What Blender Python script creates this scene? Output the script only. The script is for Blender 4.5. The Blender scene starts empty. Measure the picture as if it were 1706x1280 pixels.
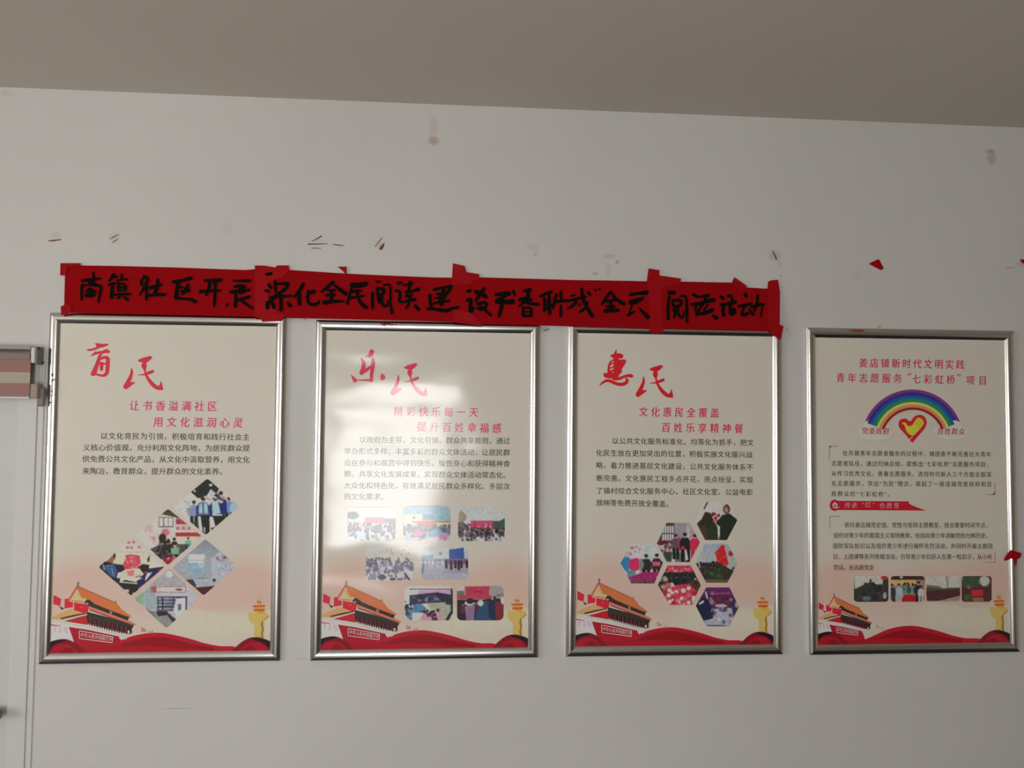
import bpy, math, random
import numpy as np
from mathutils import Matrix, Vector

S = bpy.context.scene
COL = S.collection

# ------------------------------------------------------------------ camera
FPX, PITCH, YAW, ROLL, DIST = 1350.0, 0.0436524299, 0.0742458767, 0.0110208375, 2.32547898
SHEET = 0.006                                  # the printed sheets stand this far in front of the wall
CAM = np.array([0.0, -(DIST + SHEET), 1.78])
_cy, _sy, _cp, _sp = math.cos(YAW), math.sin(YAW), math.cos(PITCH), math.sin(PITCH)
FW = np.array([_sy*_cp, _cy*_cp, _sp]); _r0 = np.array([_cy, -_sy, 0.0]); _u0 = np.cross(_r0, FW)
RT = math.cos(ROLL)*_r0 + math.sin(ROLL)*_u0
UP = -math.sin(ROLL)*_r0 + math.cos(ROLL)*_u0
cd = bpy.data.cameras.new('camera'); cam = bpy.data.objects.new('camera', cd); COL.objects.link(cam)
cd.sensor_fit = 'HORIZONTAL'; cd.sensor_width = 36.0; cd.lens = FPX/1706*36; cd.clip_start = 0.02
m = Matrix.Identity(4)
for k in range(3):
    m[k][0], m[k][1], m[k][2], m[k][3] = RT[k], UP[k], -FW[k], CAM[k]
cam.matrix_world = m
S.camera = cam

def wp(px, py, off=SHEET):
    """the point of the upright plane y = -off that the photograph shows at (px, py)"""
    d = FW + RT*((px-853)/FPX) - UP*((py-640)/FPX)
    t = (-off - CAM[1])/d[1]
    return CAM + t*d

# ------------------------------------------------------------------ world, daylight, exposure
w = bpy.data.worlds.new('world'); S.world = w; w.use_nodes = True
w.node_tree.nodes['Background'].inputs[0].default_value = (0.80, 0.88, 1.0, 1)
w.node_tree.nodes['Background'].inputs[1].default_value = 1.0
S.view_settings.view_transform = 'Standard'; S.view_settings.look = 'None'
S.view_settings.exposure = -0.10; S.view_settings.gamma = 1.0
S.view_settings.use_curve_mapping = False

XL, XR, YB, ZC = -3.8, 4.2, -4.3, CAM[2] + 0.914
WIN_B = (-1.04, 0.0, 0.62, 2.06)      # window in the back wall: x0, x1, z0, z1
WIN_L = (-4.0, -1.5, 0.85, 2.30)      # window in the left wall: y0, y1, z0, z1
def daylight(name, loc, rot, sx, sz, watts, color):
    l = bpy.data.lights.new(name, 'AREA'); l.shape = 'RECTANGLE'; l.size = sx; l.size_y = sz
    l.energy = watts; l.color = color
    o = bpy.data.objects.new(name, l); COL.objects.link(o); o.location = loc; o.rotation_euler = rot
    return o
daylight('daylight_back', ((WIN_B[0]+WIN_B[1])/2, YB-0.16, (WIN_B[2]+WIN_B[3])/2), (math.pi/2, 0, 0),
         WIN_B[1]-WIN_B[0], WIN_B[3]-WIN_B[2], 56, (1.0, 0.99, 0.965))
daylight('daylight_left', (XL-0.16, (WIN_L[0]+WIN_L[1])/2, (WIN_L[2]+WIN_L[3])/2), (math.pi/2, 0, -math.pi/2),
         WIN_L[1]-WIN_L[0], WIN_L[3]-WIN_L[2], 54, (1.0, 0.99, 0.965))

# ------------------------------------------------------------------ helpers
def lin(c):
    c = np.asarray(c, float)/255.0
    return np.where(c <= 0.04045, c/12.92, ((c+0.055)/1.055)**2.4)

def tag(o, label=None, cat=None, group=None, kind=None):
    if label: o['label'] = label
    if cat: o['category'] = cat
    if group: o['group'] = group
    if kind: o['kind'] = kind
    return o

def empty(name, loc=(0, 0, 0), rot=(0, 0, 0)):
    o = bpy.data.objects.new(name, None); COL.objects.link(o); o.location = loc; o.rotation_euler = rot
    o.empty_display_size = 0.05
    return o

def obj(name, me, parent=None, mat=None):
    o = bpy.data.objects.new(name, me); COL.objects.link(o)
    if parent: o.parent = parent
    if mat and not me.materials: me.materials.append(mat)
    return o

def mesh(name, V, F, smooth=False):
    me = bpy.data.meshes.new(name); me.from_pydata([tuple(map(float, v)) for v in V], [], F); me.update()
    if smooth:
        me.shade_smooth(); me.set_sharp_from_angle(angle=math.radians(35))
    return me

def mesh_np(name, V, Q):
    """fast mesh of quads / triangles given as an index array"""
    V = np.asarray(V, np.float32); Q = np.asarray(Q, np.int32); n = Q.shape[1]
    me = bpy.data.meshes.new(name)
    me.vertices.add(len(V)); me.vertices.foreach_set('co', V.ravel())
    me.loops.add(Q.size); me.loops.foreach_set('vertex_index', Q.ravel())
    me.polygons.add(len(Q)); me.polygons.foreach_set('loop_start', np.arange(0, Q.size, n, dtype=np.int32))
    me.update(calc_edges=True); me.validate()
    return me

def paint_points(me, rgb):
    a = me.color_attributes.new('Col', 'FLOAT_COLOR', 'POINT')
    d = np.ones((len(rgb), 4), np.float32); d[:, :3] = rgb
    a.data.foreach_set('color', d.ravel())

def box(V, F, x0, x1, y0, y1, z0, z1):
    b = len(V)
    V += [(x0,y0,z0),(x1,y0,z0),(x1,y1,z0),(x0,y1,z0),(x0,y0,z1),(x1,y0,z1),(x1,y1,z1),(x0,y1,z1)]
    F += [tuple(b+i for i in f) for f in ((0,3,2,1),(4,5,6,7),(0,1,5,4),(1,2,6,5),(2,3,7,6),(3,0,4,7))]

def boxes(name, L, parent=None, mat=None, bevel=0.0):
    V, F = [], []
    for b in L: box(V, F, *b)
    o = obj(name, mesh(name, V, F), parent, mat)
    if bevel:
        bv = o.modifiers.new('bevel', 'BEVEL'); bv.width = bevel; bv.segments = 2; bv.limit_method = 'ANGLE'
    return o

# ------------------------------------------------------------------ materials
def principled(name, color, rough=0.6, **kw):
    mt = bpy.data.materials.new(name); mt.use_nodes = True
    b = mt.node_tree.nodes['Principled BSDF']
    b.inputs['Base Color'].default_value = (*color, 1); b.inputs['Roughness'].default_value = rough
    for k, v in kw.items(): b.inputs[k.replace('_', ' ')].default_value = v
    return mt

def add_bump(mt, scale, strength, dist, target='Normal', detail=2.0, stretch=None):
    nt = mt.node_tree; b = nt.nodes['Principled BSDF']
    g = nt.nodes.new('ShaderNodeNewGeometry'); n = nt.nodes.new('ShaderNodeTexNoise'); bp = nt.nodes.new('ShaderNodeBump')
    n.inputs['Scale'].default_value = scale; n.inputs['Detail'].default_value = detail
    bp.inputs['Strength'].default_value = strength; bp.inputs['Distance'].default_value = dist
    src = g.outputs['Position']
    if stretch:
        vm = nt.nodes.new('ShaderNodeVectorMath'); vm.operation = 'MULTIPLY'; vm.inputs[1].default_value = stretch
        nt.links.new(src, vm.inputs[0]); src = vm.outputs[0]
    nt.links.new(src, n.inputs['Vector']); nt.links.new(n.outputs['Fac'], bp.inputs['Height'])
    nt.links.new(bp.outputs['Normal'], b.inputs[target])
    if target == 'Normal' and 'Coat Normal' in b.inputs: nt.links.new(bp.outputs['Normal'], b.inputs['Coat Normal'])
    return mt

_prints = {}
def print_mat(color=None):
    """glossy laminated print: vertex colours (color None) or one ink"""
    key = None if color is None else tuple(round(float(c), 4) for c in color)
    if key in _prints: return _prints[key]
    mt = principled('print' if key is None else 'ink', key or (1, 1, 1), 0.55, Specular_IOR_Level=0.15,
                    Coat_Weight=1.0, Coat_Roughness=0.11, Coat_IOR=1.58)
    if key is None:
        a = mt.node_tree.nodes.new('ShaderNodeAttribute'); a.attribute_name = 'Col'
        mt.node_tree.links.new(a.outputs['Color'], mt.node_tree.nodes['Principled BSDF'].inputs['Base Color'])
    add_bump(mt, 3.2, 0.35, 0.02, 'Coat Normal', 1.5, (1.0, 1.0, 1.6))
    _prints[key] = mt
    return mt

PAINT = (0.755, 0.745, 0.715)
def wall_paint(name, spots=(), base=PAINT, rough=0.55):
    mt = principled(name, base, rough, Specular_IOR_Level=0.3)
    nt = mt.node_tree; b = nt.nodes['Principled BSDF']; L = nt.links
    g = nt.nodes.new('ShaderNodeNewGeometry')
    n1 = nt.nodes.new('ShaderNodeTexNoise'); n1.inputs['Scale'].default_value = 1.6; n1.inputs['Detail'].default_value = 4
    L.new(g.outputs['Position'], n1.inputs['Vector'])
    r = nt.nodes.new('ShaderNodeValToRGB')
    r.color_ramp.elements[0].position = 0.3; r.color_ramp.elements[0].color = (*[c*0.955 for c in base], 1)
    r.color_ramp.elements[1].position = 0.75; r.color_ramp.elements[1].color = (*[c*1.02 for c in base], 1)
    L.new(n1.outputs['Fac'], r.inputs[0]); out = r.outputs[0]
    n2 = nt.nodes.new('ShaderNodeTexNoise'); n2.inputs['Scale'].default_value = 60
    L.new(g.outputs['Position'], n2.inputs['Vector'])
    for (px, py, rx, ry, col, amt) in spots:          # old stains and scuffs, each with its own place and outline
        c = wp(px, py, 0.0); e = wp(px+rx, py, 0.0); f = wp(px, py+ry, 0.0)
        sub = nt.nodes.new('ShaderNodeVectorMath'); sub.operation = 'SUBTRACT'; sub.inputs[1].default_value = tuple(c)
        L.new(g.outputs['Position'], sub.inputs[0])
        mul = nt.nodes.new('ShaderNodeVectorMath'); mul.operation = 'MULTIPLY'
        mul.inputs[1].default_value = (1/abs(e[0]-c[0]), 0.0, 1/abs(f[2]-c[2])); L.new(sub.outputs[0], mul.inputs[0])
        ln = nt.nodes.new('ShaderNodeVectorMath'); ln.operation = 'LENGTH'; L.new(mul.outputs[0], ln.inputs[0])
        ad = nt.nodes.new('ShaderNodeMath'); ad.operation = 'MULTIPLY_ADD'; ad.inputs[1].default_value = 0.9
        L.new(n2.outputs['Fac'], ad.inputs[0]); L.new(ln.outputs['Value'], ad.inputs[2])
        mr = nt.nodes.new('ShaderNodeMapRange'); mr.interpolation_type = 'SMOOTHSTEP'
        mr.inputs['From Min'].default_value = 0.75; mr.inputs['From Max'].default_value = 1.6
        mr.inputs['To Min'].default_value = amt; mr.inputs['To Max'].default_value = 0.0
        L.new(ad.outputs[0], mr.inputs['Value'])
        mx = nt.nodes.new('ShaderNodeMix'); mx.data_type = 'RGBA'
        L.new(mr.outputs[0], mx.inputs['Factor']); L.new(out, mx.inputs['A']); mx.inputs['B'].default_value = (*col, 1)
        out = mx.outputs['Result']
    L.new(out, b.inputs['Base Color'])
    bp = nt.nodes.new('ShaderNodeBump'); bp.inputs['Strength'].default_value = 0.12; bp.inputs['Distance'].default_value = 0.002
    L.new(n2.outputs['Fac'], bp.inputs['Height']); L.new(bp.outputs['Normal'], b.inputs['Normal'])
    return mt

PINKISH, RUST, GREY = (0.55, 0.34, 0.33), (0.50, 0.27, 0.26), (0.42, 0.40, 0.37)
M_wall = wall_paint('wall_paint', [
    (722, 235, 12, 9, RUST, .60), (722, 212, 10, 22, PINKISH, .22), (1651, 253, 9, 5, RUST, .65), (1652, 264, 9, 14, PINKISH, .55),
    (1290, 426, 13, 11, PINKISH, .40), (1299, 442, 6, 10, PINKISH, .25), (888, 413, 14, 9, GREY, .22), (891, 424, 6, 3, GREY, .5),
    (1014, 427, 14, 5, GREY, .35), (1028, 437, 4, 4, GREY, .8), (1013, 450, 6, 16, GREY, .22), (992, 456, 6, 3, GREY, .75),
    (380, 380, 12, 14, GREY, .12), (1301, 460, 2.5, 3, GREY, .8), (1311, 549, 2.5, 2.5, GREY, .8), (1684, 446, 11, 1.6, GREY, .7),
    (92, 392, 12, 8, PINKISH, .22), (190, 396, 12, 10, PINKISH, .22), (528, 404, 18, 10, PINKISH, .15), (632, 407, 10, 12, PINKISH, .2),
    (908, 548, 9, 6, PINKISH, .5), (296, 1181, 34, 1.3, GREY, .45), (12, 155, 12, 8, PINKISH, .18), (1428, 458, 14, 9, GREY, .15),
    (1465, 545, 4, 3, GREY, .7), (508, 532, 3, 3, GREY, .7), (500, 1098, 18, 2.5, GREY, .25), (1700, 440, 8, 6, PINKISH, .4)])
M_plain = wall_paint('room_paint', base=(0.72, 0.635, 0.53))
M_ceil = wall_paint('ceiling_paint', base=(0.72, 0.655, 0.585), rough=0.8)
M_floor = principled('floor_tiles', (0.10, 0.088, 0.078), 0.35)
nt = M_floor.node_tree
br = nt.nodes.new('ShaderNodeTexBrick'); tc = nt.nodes.new('ShaderNodeNewGeometry')
br.offset = 0.0; br.inputs['Scale'].default_value = 1.0; br.inputs['Brick Width'].default_value = 0.6; br.inputs['Row Height'].default_value = 0.6
br.inputs['Mortar Size'].default_value = 0.004
for s, c in (('Color1', (0.030, 0.025, 0.021, 1)), ('Color2', (0.025, 0.021, 0.018, 1)), ('Mortar', (0.018, 0.016, 0.014, 1))): br.inputs[s].default_value = c
nt.links.new(tc.outputs['Position'], br.inputs['Vector']); nt.links.new(br.outputs['Color'], nt.nodes['Principled BSDF'].inputs['Base Color'])
M_alu = principled('satin_aluminium', (0.82, 0.825, 0.825), 0.20, Metallic=1.0)
M_door = principled('white_door_paint', (0.72, 0.72, 0.70), 0.35)
M_trim = principled('white_trim_paint', (0.78, 0.775, 0.75), 0.40)
M_red = principled('red_paper', (0.37, 0.005, 0.008), 0.9, Specular_IOR_Level=0.04)
add_bump(M_red, 14, 0.25, 0.006, detail=3)
M_ink = principled('black_ink', (0.006, 0.0055, 0.004), 0.8, Specular_IOR_Level=0.05)
M_tape = principled('red_tape', (0.42, 0.005, 0.010), 0.24, Specular_IOR_Level=0.14)
add_bump(M_tape, 38, 0.35, 0.006, detail=1)
M_residue = principled('red_residue', (0.34, 0.10, 0.105), 0.7)
M_residue_dark = principled('dark_red_residue', (0.20, 0.055, 0.06), 0.7)

# ------------------------------------------------------------------ the room
DX0, DX1, DTOP = -2.05, -1.165, wp(40, 586, 0.0)[2]          # doorway in the poster wall
def panel_wall(name, cells, mat):              # list of (corner, corner, corner, corner)
    V, F = [], []
    for c in cells:
        F.append(tuple(range(len(V), len(V)+4))); V.extend(c)
    return tag(obj(name, mesh(name, V, F), None, mat), kind='structure')
boxes('wall_front', [(XL, DX0, 0, .12, 0, ZC), (DX0, DX1, 0, .12, DTOP, ZC), (DX1, XR, 0, .12, 0, ZC)], None, M_wall)['kind'] = 'structure'
b0, b1, bz0, bz1 = WIN_B
boxes('wall_back', [(XL, b0, YB-.2, YB, 0, ZC), (b1, XR, YB-.2, YB, 0, ZC), (b0, b1, YB-.2, YB, 0, bz0), (b0, b1, YB-.2, YB, bz1, ZC)], None, M_plain)['kind'] = 'structure'
l0, l1, lz0, lz1 = WIN_L
boxes('wall_left', [(XL-.2, XL, YB-.2, l0, 0, ZC), (XL-.2, XL, l1, .12, 0, ZC), (XL-.2, XL, l0, l1, 0, lz0), (XL-.2, XL, l0, l1, lz1, ZC)], None, M_plain)['kind'] = 'structure'
boxes('wall_right', [(XR, XR+.2, YB-.2, .12, 0, ZC)], None, M_plain)['kind'] = 'structure'
boxes('floor', [(XL-.2, XR+.2, YB-.2, .12, -.1, 0)], None, M_floor)['kind'] = 'structure'
boxes('ceiling', [(XL-.2, XR+.2, YB-.2, .12, ZC, ZC+.1)], None, M_ceil)['kind'] = 'structure'
def frame_boxes(a0, a1, c0, c1, t, along_x, at):
    L = []
    for (p0, p1, q0, q1) in ((a0, a0+t, c0, c1), (a1-t, a1, c0, c1), (a0+t, a1-t, c0, c0+t), (a0+t, a1-t, c1-t, c1), (a0+t, a1-t, (c0+2*c1)/3-t/2, (c0+2*c1)/3+t/2)):
        L.append((p0, p1, at-.1, at-.05, q0, q1) if along_x else (at-.1, at-.05, p0, p1, q0, q1))
    return L
boxes('window_1', frame_boxes(b0, b1, bz0, bz1, .04, True, YB), None, M_trim)['kind'] = 'structure'
boxes('window_2', frame_boxes(l0, l1, lz0, lz1, .05, False, XL) + [(XL-.1, XL-.05, (l0+l1)/2-.03, (l0+l1)/2+.03, lz0+.05, lz1-.05)], None, M_trim)['kind'] = 'structure'

# door with its trim and handle
door = tag(boxes('door_1', [(DX0+.003, DX1-.003, .001, .041, 0.008, DTOP-.003)], None, M_door, .003), kind='structure')
hz = wp(0, 1190, 0.03)
hd = boxes('door_handle', [(hz[0]-.13, hz[0]+.006, -.045, -.028, hz[2]-.011, hz[2]+.013), (hz[0]-.125, hz[0]-.10, -.03, .012, hz[2]-.010, hz[2]+.010),
                           (hz[0]-.135, hz[0]-.09, .004, .0125, hz[2]-.10, hz[2]+.06)], door, principled('bronze_handle', (0.20, 0.16, 0.11), 0.35, Metallic=0.8), .003)
TX = wp(62, 1000, 0.0)[0]
tag(boxes('trim_1', [(DX1-.020, TX-.016, -.0070, .0, 0, DTOP), (TX-.016, TX, -.0035, .0, 0, DTOP), (DX0-.05, DX0+.02, -.007, 0, 0, DTOP)], None, M_trim, .002), kind='structure')

# roller blind over the top of the door
bl = tag(empty('roller_blind', (wp(40, 600, 0.0)[0], 0, wp(40, 600, 0.0)[2])),
         'short pink and cream striped roller blind hung over the white door at the left edge', 'blind')
def loc_boxes(name, L, par, mat, bevel=0):
    ox, oy, oz = par.location
    return boxes(name, [(a-ox, b-ox, c-oy, d-oy, e-oz, f-oz) for (a, b, c, d, e, f) in L], par, mat, bevel)
BX1 = wp(75, 590, 0.0)[0]; zt = wp(70, 578, 0.03)[2]; zb = wp(70, 608, 0.03)[2]
BX0 = DX0 - .05; BR = wp(51.5, 590, 0.040)[0]
M_grey = principled('grey_plastic', (0.25, 0.235, 0.20), 0.45)
M_dark = principled('dark_screw', (.05, .045, .04), .4)
loc_boxes('end_cap', [(BX1-.006, BX1, -.043, -.0085, zb, zt)], bl, M_grey, .006)
loc_boxes('bracket', [(BR+.0005, BX1-.0065, -.042, -.0085, zb+.004, zt-.003)], bl, M_trim, .002)
for (dy, dz) in ((-.034, zt-.005), (-.014, zb+.007)):
    loc_boxes('screw', [(BX1-.001, BX1+.0025, dy-.004, dy+.004, dz-.003, dz+.003)], bl, M_dark, .001)
loc_boxes('head_rail', [(BX0, BR, -.044, -.0085, zt-.009, zt)], bl, principled('grey_rail', (0.42, 0.39, 0.37), 0.45), .002)
zr = (zt+zb)/2 - .004
V, F = [], []
for i in range(25):
    a = i/24*2*math.pi
    for x in (BX0, BR-.001): V.append((x-bl.location[0], -.026+.017*math.cos(a), zr+.017*math.sin(a)-bl.location[2]))
F = [(2*i, 2*i+1, 2*i+3, 2*i+2) for i in range(24)]
obj('fabric_roll', mesh('fabric_roll', V, F, True), bl, principled('grey_mauve_fabric', (0.30, 0.25, 0.235), 0.8))
M_pink = principled('pink_fabric', (0.40, 0.22, 0.19), 0.85); M_cream = principled('cream_fabric', (0.52, 0.47, 0.39), 0.85)
yz = [wp(30, y, 0.042)[2] for y in (600, 620.5, 638.5, 661)]
FX1 = wp(50.5, 630, 0.042)[0]
for nm, k, mt in (('pink_band', 0, M_pink), ('cream_band', 1, M_cream), ('pink_band', 2, M_pink)):
    loc_boxes(nm, [(BX0, FX1, -.0435, -.0420, yz[k+1], yz[k])], bl, mt)
loc_boxes('bottom_rail', [(BX0, FX1+.001, -.047, -.038, yz[3]-.006, yz[3])], bl, M_trim, .002)
loc_boxes('rail_end', [(FX1+.0015, FX1+.020, -.044, -.022, yz[3]-.004, yz[2]-.001)], bl, principled('brown_plastic', (0.40, 0.33, 0.27), 0.5), .003)
loc_boxes('chain_weight', [(FX1+.012, FX1+.030, -.030, -.018, yz[3]-.026, yz[2]-.012)], bl, principled('dark_brown_plastic', (0.28, 0.235, 0.19), 0.5), .004)

# ------------------------------------------------------------------ writing: glyph outlines and brush strokes
_gl = {}
def glyph(ch, bold=0.0):
    k = (ch, bold)
    if k not in _gl:
        cu = bpy.data.curves.new('g', 'FONT'); cu.body = ch; cu.size = 1.0; cu.resolution_u = 2
        o = bpy.data.objects.new('g', cu); COL.objects.link(o)
        dg = bpy.context.evaluated_depsgraph_get(); me = bpy.data.meshes.new_from_object(o.evaluated_get(dg))
        V = np.array([v.co[:2] for v in me.vertices]).reshape(-1, 2); F = [tuple(p.vertices) for p in me.polygons]
        bpy.data.objects.remove(o); bpy.data.curves.remove(cu); bpy.data.meshes.remove(me)
        if bold:                                    # heavier face: the outline laid down twice, a little apart
            n = len(V); F = F + [tuple(n+q for q in f) for f in F]; V = np.concatenate([V-(bold, bold*.4), V+(bold, bold*.4)])
        _gl[k] = (V, F)
    return _gl[k]
_ref = glyph('国')[0]
GC = (_ref.max(0)+_ref.min(0))/2; GH = (_ref.max(0)-_ref.min(0))[1]
HALF = set('“”')

def text_line(out, s, p0, p1, h, y, bold=0.0, shear=0.0, squash=1.0, jitter=None):
    """s set with its first and last characters centred on p0 and p1 (2-D, in the plane of the sheet); h is the height of a full character"""
    V, F = out
    adv = [0.5 if c in HALF else 1.0 for c in s]
    pos = [0.0]
    for a, b in zip(adv, adv[1:]): pos.append(pos[-1] + (a+b)/2)
    p0, p1 = np.array(p0, float), np.array(p1, float); tot = pos[-1] or 1.0
    d = (p1-p0)/tot; ang = math.atan2(d[1], d[0]) if len(s) > 1 else 0.0
    ca, sa = math.cos(ang), math.sin(ang)
    for c, t in zip(s, pos):
        if c == ' ': continue
        g, f = glyph(c, bold)
        q = (g-GC)/GH*h
        if c in HALF: q[:, 0] = (g[:, 0]-(g[:, 0].max()+g[:, 0].min())/2)/GH*h
        q = np.stack([q[:, 0]*squash + q[:, 1]*shear, q[:, 1]], 1)
        if jitter:
            a = jitter.uniform(-.06, .06); q = q @ np.array([[math.cos(a), math.sin(a)], [-math.sin(a), math.cos(a)]])
        q = q @ np.array([[ca, sa], [-sa, ca]]) + p0 + d*t
        b = len(V); half = len(q)//2 if bold else len(q)      # the second outline lies a hair in front of the first
        V.extend((x, y-(4e-5 if n_ >= half else 0), z) for n_, (x, z) in enumerate(q)); F.extend(tuple(b+i for i in ff) for ff in f)

def stroke2d(pts, n=9):
    """brush stroke through (x, y, width) points: list of convex polygons in the same units"""
    P = [np.array(p, float) for p in pts]
    if len(P) > 2:                                  # rounder bends
        Q = [P[0]]
        for i in range(1, len(P)-1):
            Q += [P[i]*.75+P[i-1]*.25, P[i]*.75+P[i+1]*.25]
        P = Q + [P[-1]]
    polys = []
    for p in P:
        polys.append([(p[0]+p[2]/2*math.cos(2*math.pi*k/n), p[1]+p[2]/2*math.sin(2*math.pi*k/n)) for k in range(n)])
    for a, b in zip(P, P[1:]):
        d = b[:2]-a[:2]; L = math.hypot(*d)
        if L < 1e-6: continue
        nx, ny = -d[1]/L, d[0]/L
        polys.append([(a[0]+nx*a[2]/2, a[1]+ny*a[2]/2), (b[0]+nx*b[2]/2, b[1]+ny*b[2]/2), (b[0]-nx*b[2]/2, b[1]-ny*b[2]/2), (a[0]-nx*a[2]/2, a[1]-ny*a[2]/2)])
    return polys

# ------------------------------------------------------------------ framed posters
PW = (0.5875, 0.5810, 0.5806, 0.5895); PH = (0.9037, 0.8964, 0.8990, 0.9018)
PC = ((-0.788854697, -0.198030564, -0.00357), (-0.0651676710, -0.200321843, -0.00329), (0.653686307, -0.196555214, -0.000094), (1.37154850, -0.196829354, -0.003647))
WHITE = ((189, 187, 175), (178, 172, 157), (166, 158, 144), (152, 144, 128))     # how the bare paper of each poster reads in the photograph
RAIL = 0.0285
posters = []
POSTER_LABELS = (
    'silver framed poster with five diamond photos, leftmost of the row beside the white door',
    'silver framed poster with seven rounded photos and a window glare, second from the left',
    'silver framed poster with six hexagon photos under the right half of the banner',
    'silver framed poster with a rainbow and heart, at the right end clear of the banner')
for i in range(4):
    cx, cz, t = PC[i]
    posters.append(tag(empty('framed_poster', (cx, 0, CAM[2]+cz), (0, t, 0)), POSTER_LABELS[i], 'framed poster', 'framed posters in a row'))

def L2(i, px, py):
    """photo position -> the poster's own sheet coordinates (x right, z up, metres from the sheet's centre)"""
    P = wp(px, py, SHEET); dx, dz = P[0]-PC[i][0], P[2]-CAM[2]-PC[i][1]; t = PC[i][2]
    return (dx*math.cos(t)-dz*math.sin(t), dx*math.sin(t)+dz*math.cos(t))

PAPER = np.array((.88, .835, .735))
def alb(i, c):
    return np.clip(lin(c)/lin(WHITE[i])*PAPER, 0.004, 0.92)

prof = [(0, .0005), (0, .0094)]
for k in range(25):                                # a shallow convex bar: slopes 42 degrees at its outer side, 50 at its inner side
    a = math.radians(42-92*k/24)
    prof.append((.0199*(math.sin(math.radians(42))-math.sin(a)), .0145-.0199*(1-math.cos(a))))
prof += [(.0285, .0030)]
def rails(i):
    hw, hh = PW[i]/2, PH[i]/2
    for side in range(4):
        V = []
        for (u, v) in prof:
            x, z = hw+RAIL-u, hh+RAIL-u
            a, b = {0: ((-x, z), (x, z)), 1: ((x, z), (x, -z)), 2: ((x, -z), (-x, -z)), 3: ((-x, -z), (-x, z))}[side]
            V += [(a[0], -v, a[1]), (b[0], -v, b[1])]
        F = [(2*k, 2*k+2, 2*k+3, 2*k+1) for k in range(len(prof)-1)]
        obj('frame_rail', mesh('frame_rail', V, F, True), posters[i], M_alu)
for i in range(4): rails(i)

Y0 = -SHEET
def sub(i, name, V, F, color, parent):
    return obj(name, mesh(name, V, F), parent, print_mat(alb(i, color)))

# --- sheets: cream paper with the printed pink dawn and hills at the foot
def smooth(a, b, x):
    t = np.clip((x-a)/(b-a), 0, 1); return t*t*(3-2*t)
def sheet(i):
    nx, nz = 120, 180
    u = np.linspace(0, 1, nx+1); v = np.linspace(0, 1, nz+1)          # v runs down the sheet
    U, Vv = np.meshgrid(u, v)
    X = (U-.5)*PW[i]; Z = (.5-Vv)*PH[i]
    rgb = np.ones(U.shape+(3,))*np.array((189, 187, 175.0))
    rng = np.random.RandomState(7)
    ph = rng.uniform(0, 6.28, 6)
    wob = .02*np.sin(9*U+ph[0])+.012*np.sin(17*U+ph[1])
    pink = smooth(.70, .80, Vv+wob)*(1-.75*smooth(.86, .97, Vv+wob))
    side = .75+.25*np.abs(2*U-1)
    rgb += (np.array((199, 166, 152.0))-rgb)*(pink*side*.88)[..., None]
    low = smooth(.85, .93, Vv)
    rgb += (np.array((197, 184, 170.0))-rgb)*(low*.7)[..., None]
    hill = smooth(0, .015, Vv-(.865+.05*np.abs(U-.70)-.01*np.sin(14*U)))*smooth(.45, .62, U)*(1-smooth(.93, .97, Vv))
    rgb += (np.array((204, 194, 172.0))-rgb)*(hill*.75)[..., None]
    fold = smooth(.35, .9, np.sin(60*U-38*Vv+ph[2])*np.sin(26*U+50*Vv+ph[3]))*hill
    rgb += (np.array((176, 160, 146.0))-rgb)*(fold*.12)[..., None]
    ids = np.arange((nx+1)*(nz+1)).reshape(nz+1, nx+1)
    Q = np.stack([ids[:-1, :-1], ids[1:, :-1], ids[1:, 1:], ids[:-1, 1:]], -1).reshape(-1, 4)
    me = mesh_np('poster_sheet', np.stack([X.ravel(), np.full(X.size, Y0), Z.ravel()], 1), Q)
    a = np.clip(lin(rgb.reshape(-1, 3))/lin((189, 187, 175))*PAPER, 0, .92)
    paint_points(me, a)
    return obj('poster_sheet', me, posters[i], print_mat())
sheets = [sheet(i) for i in range(4)]

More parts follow.
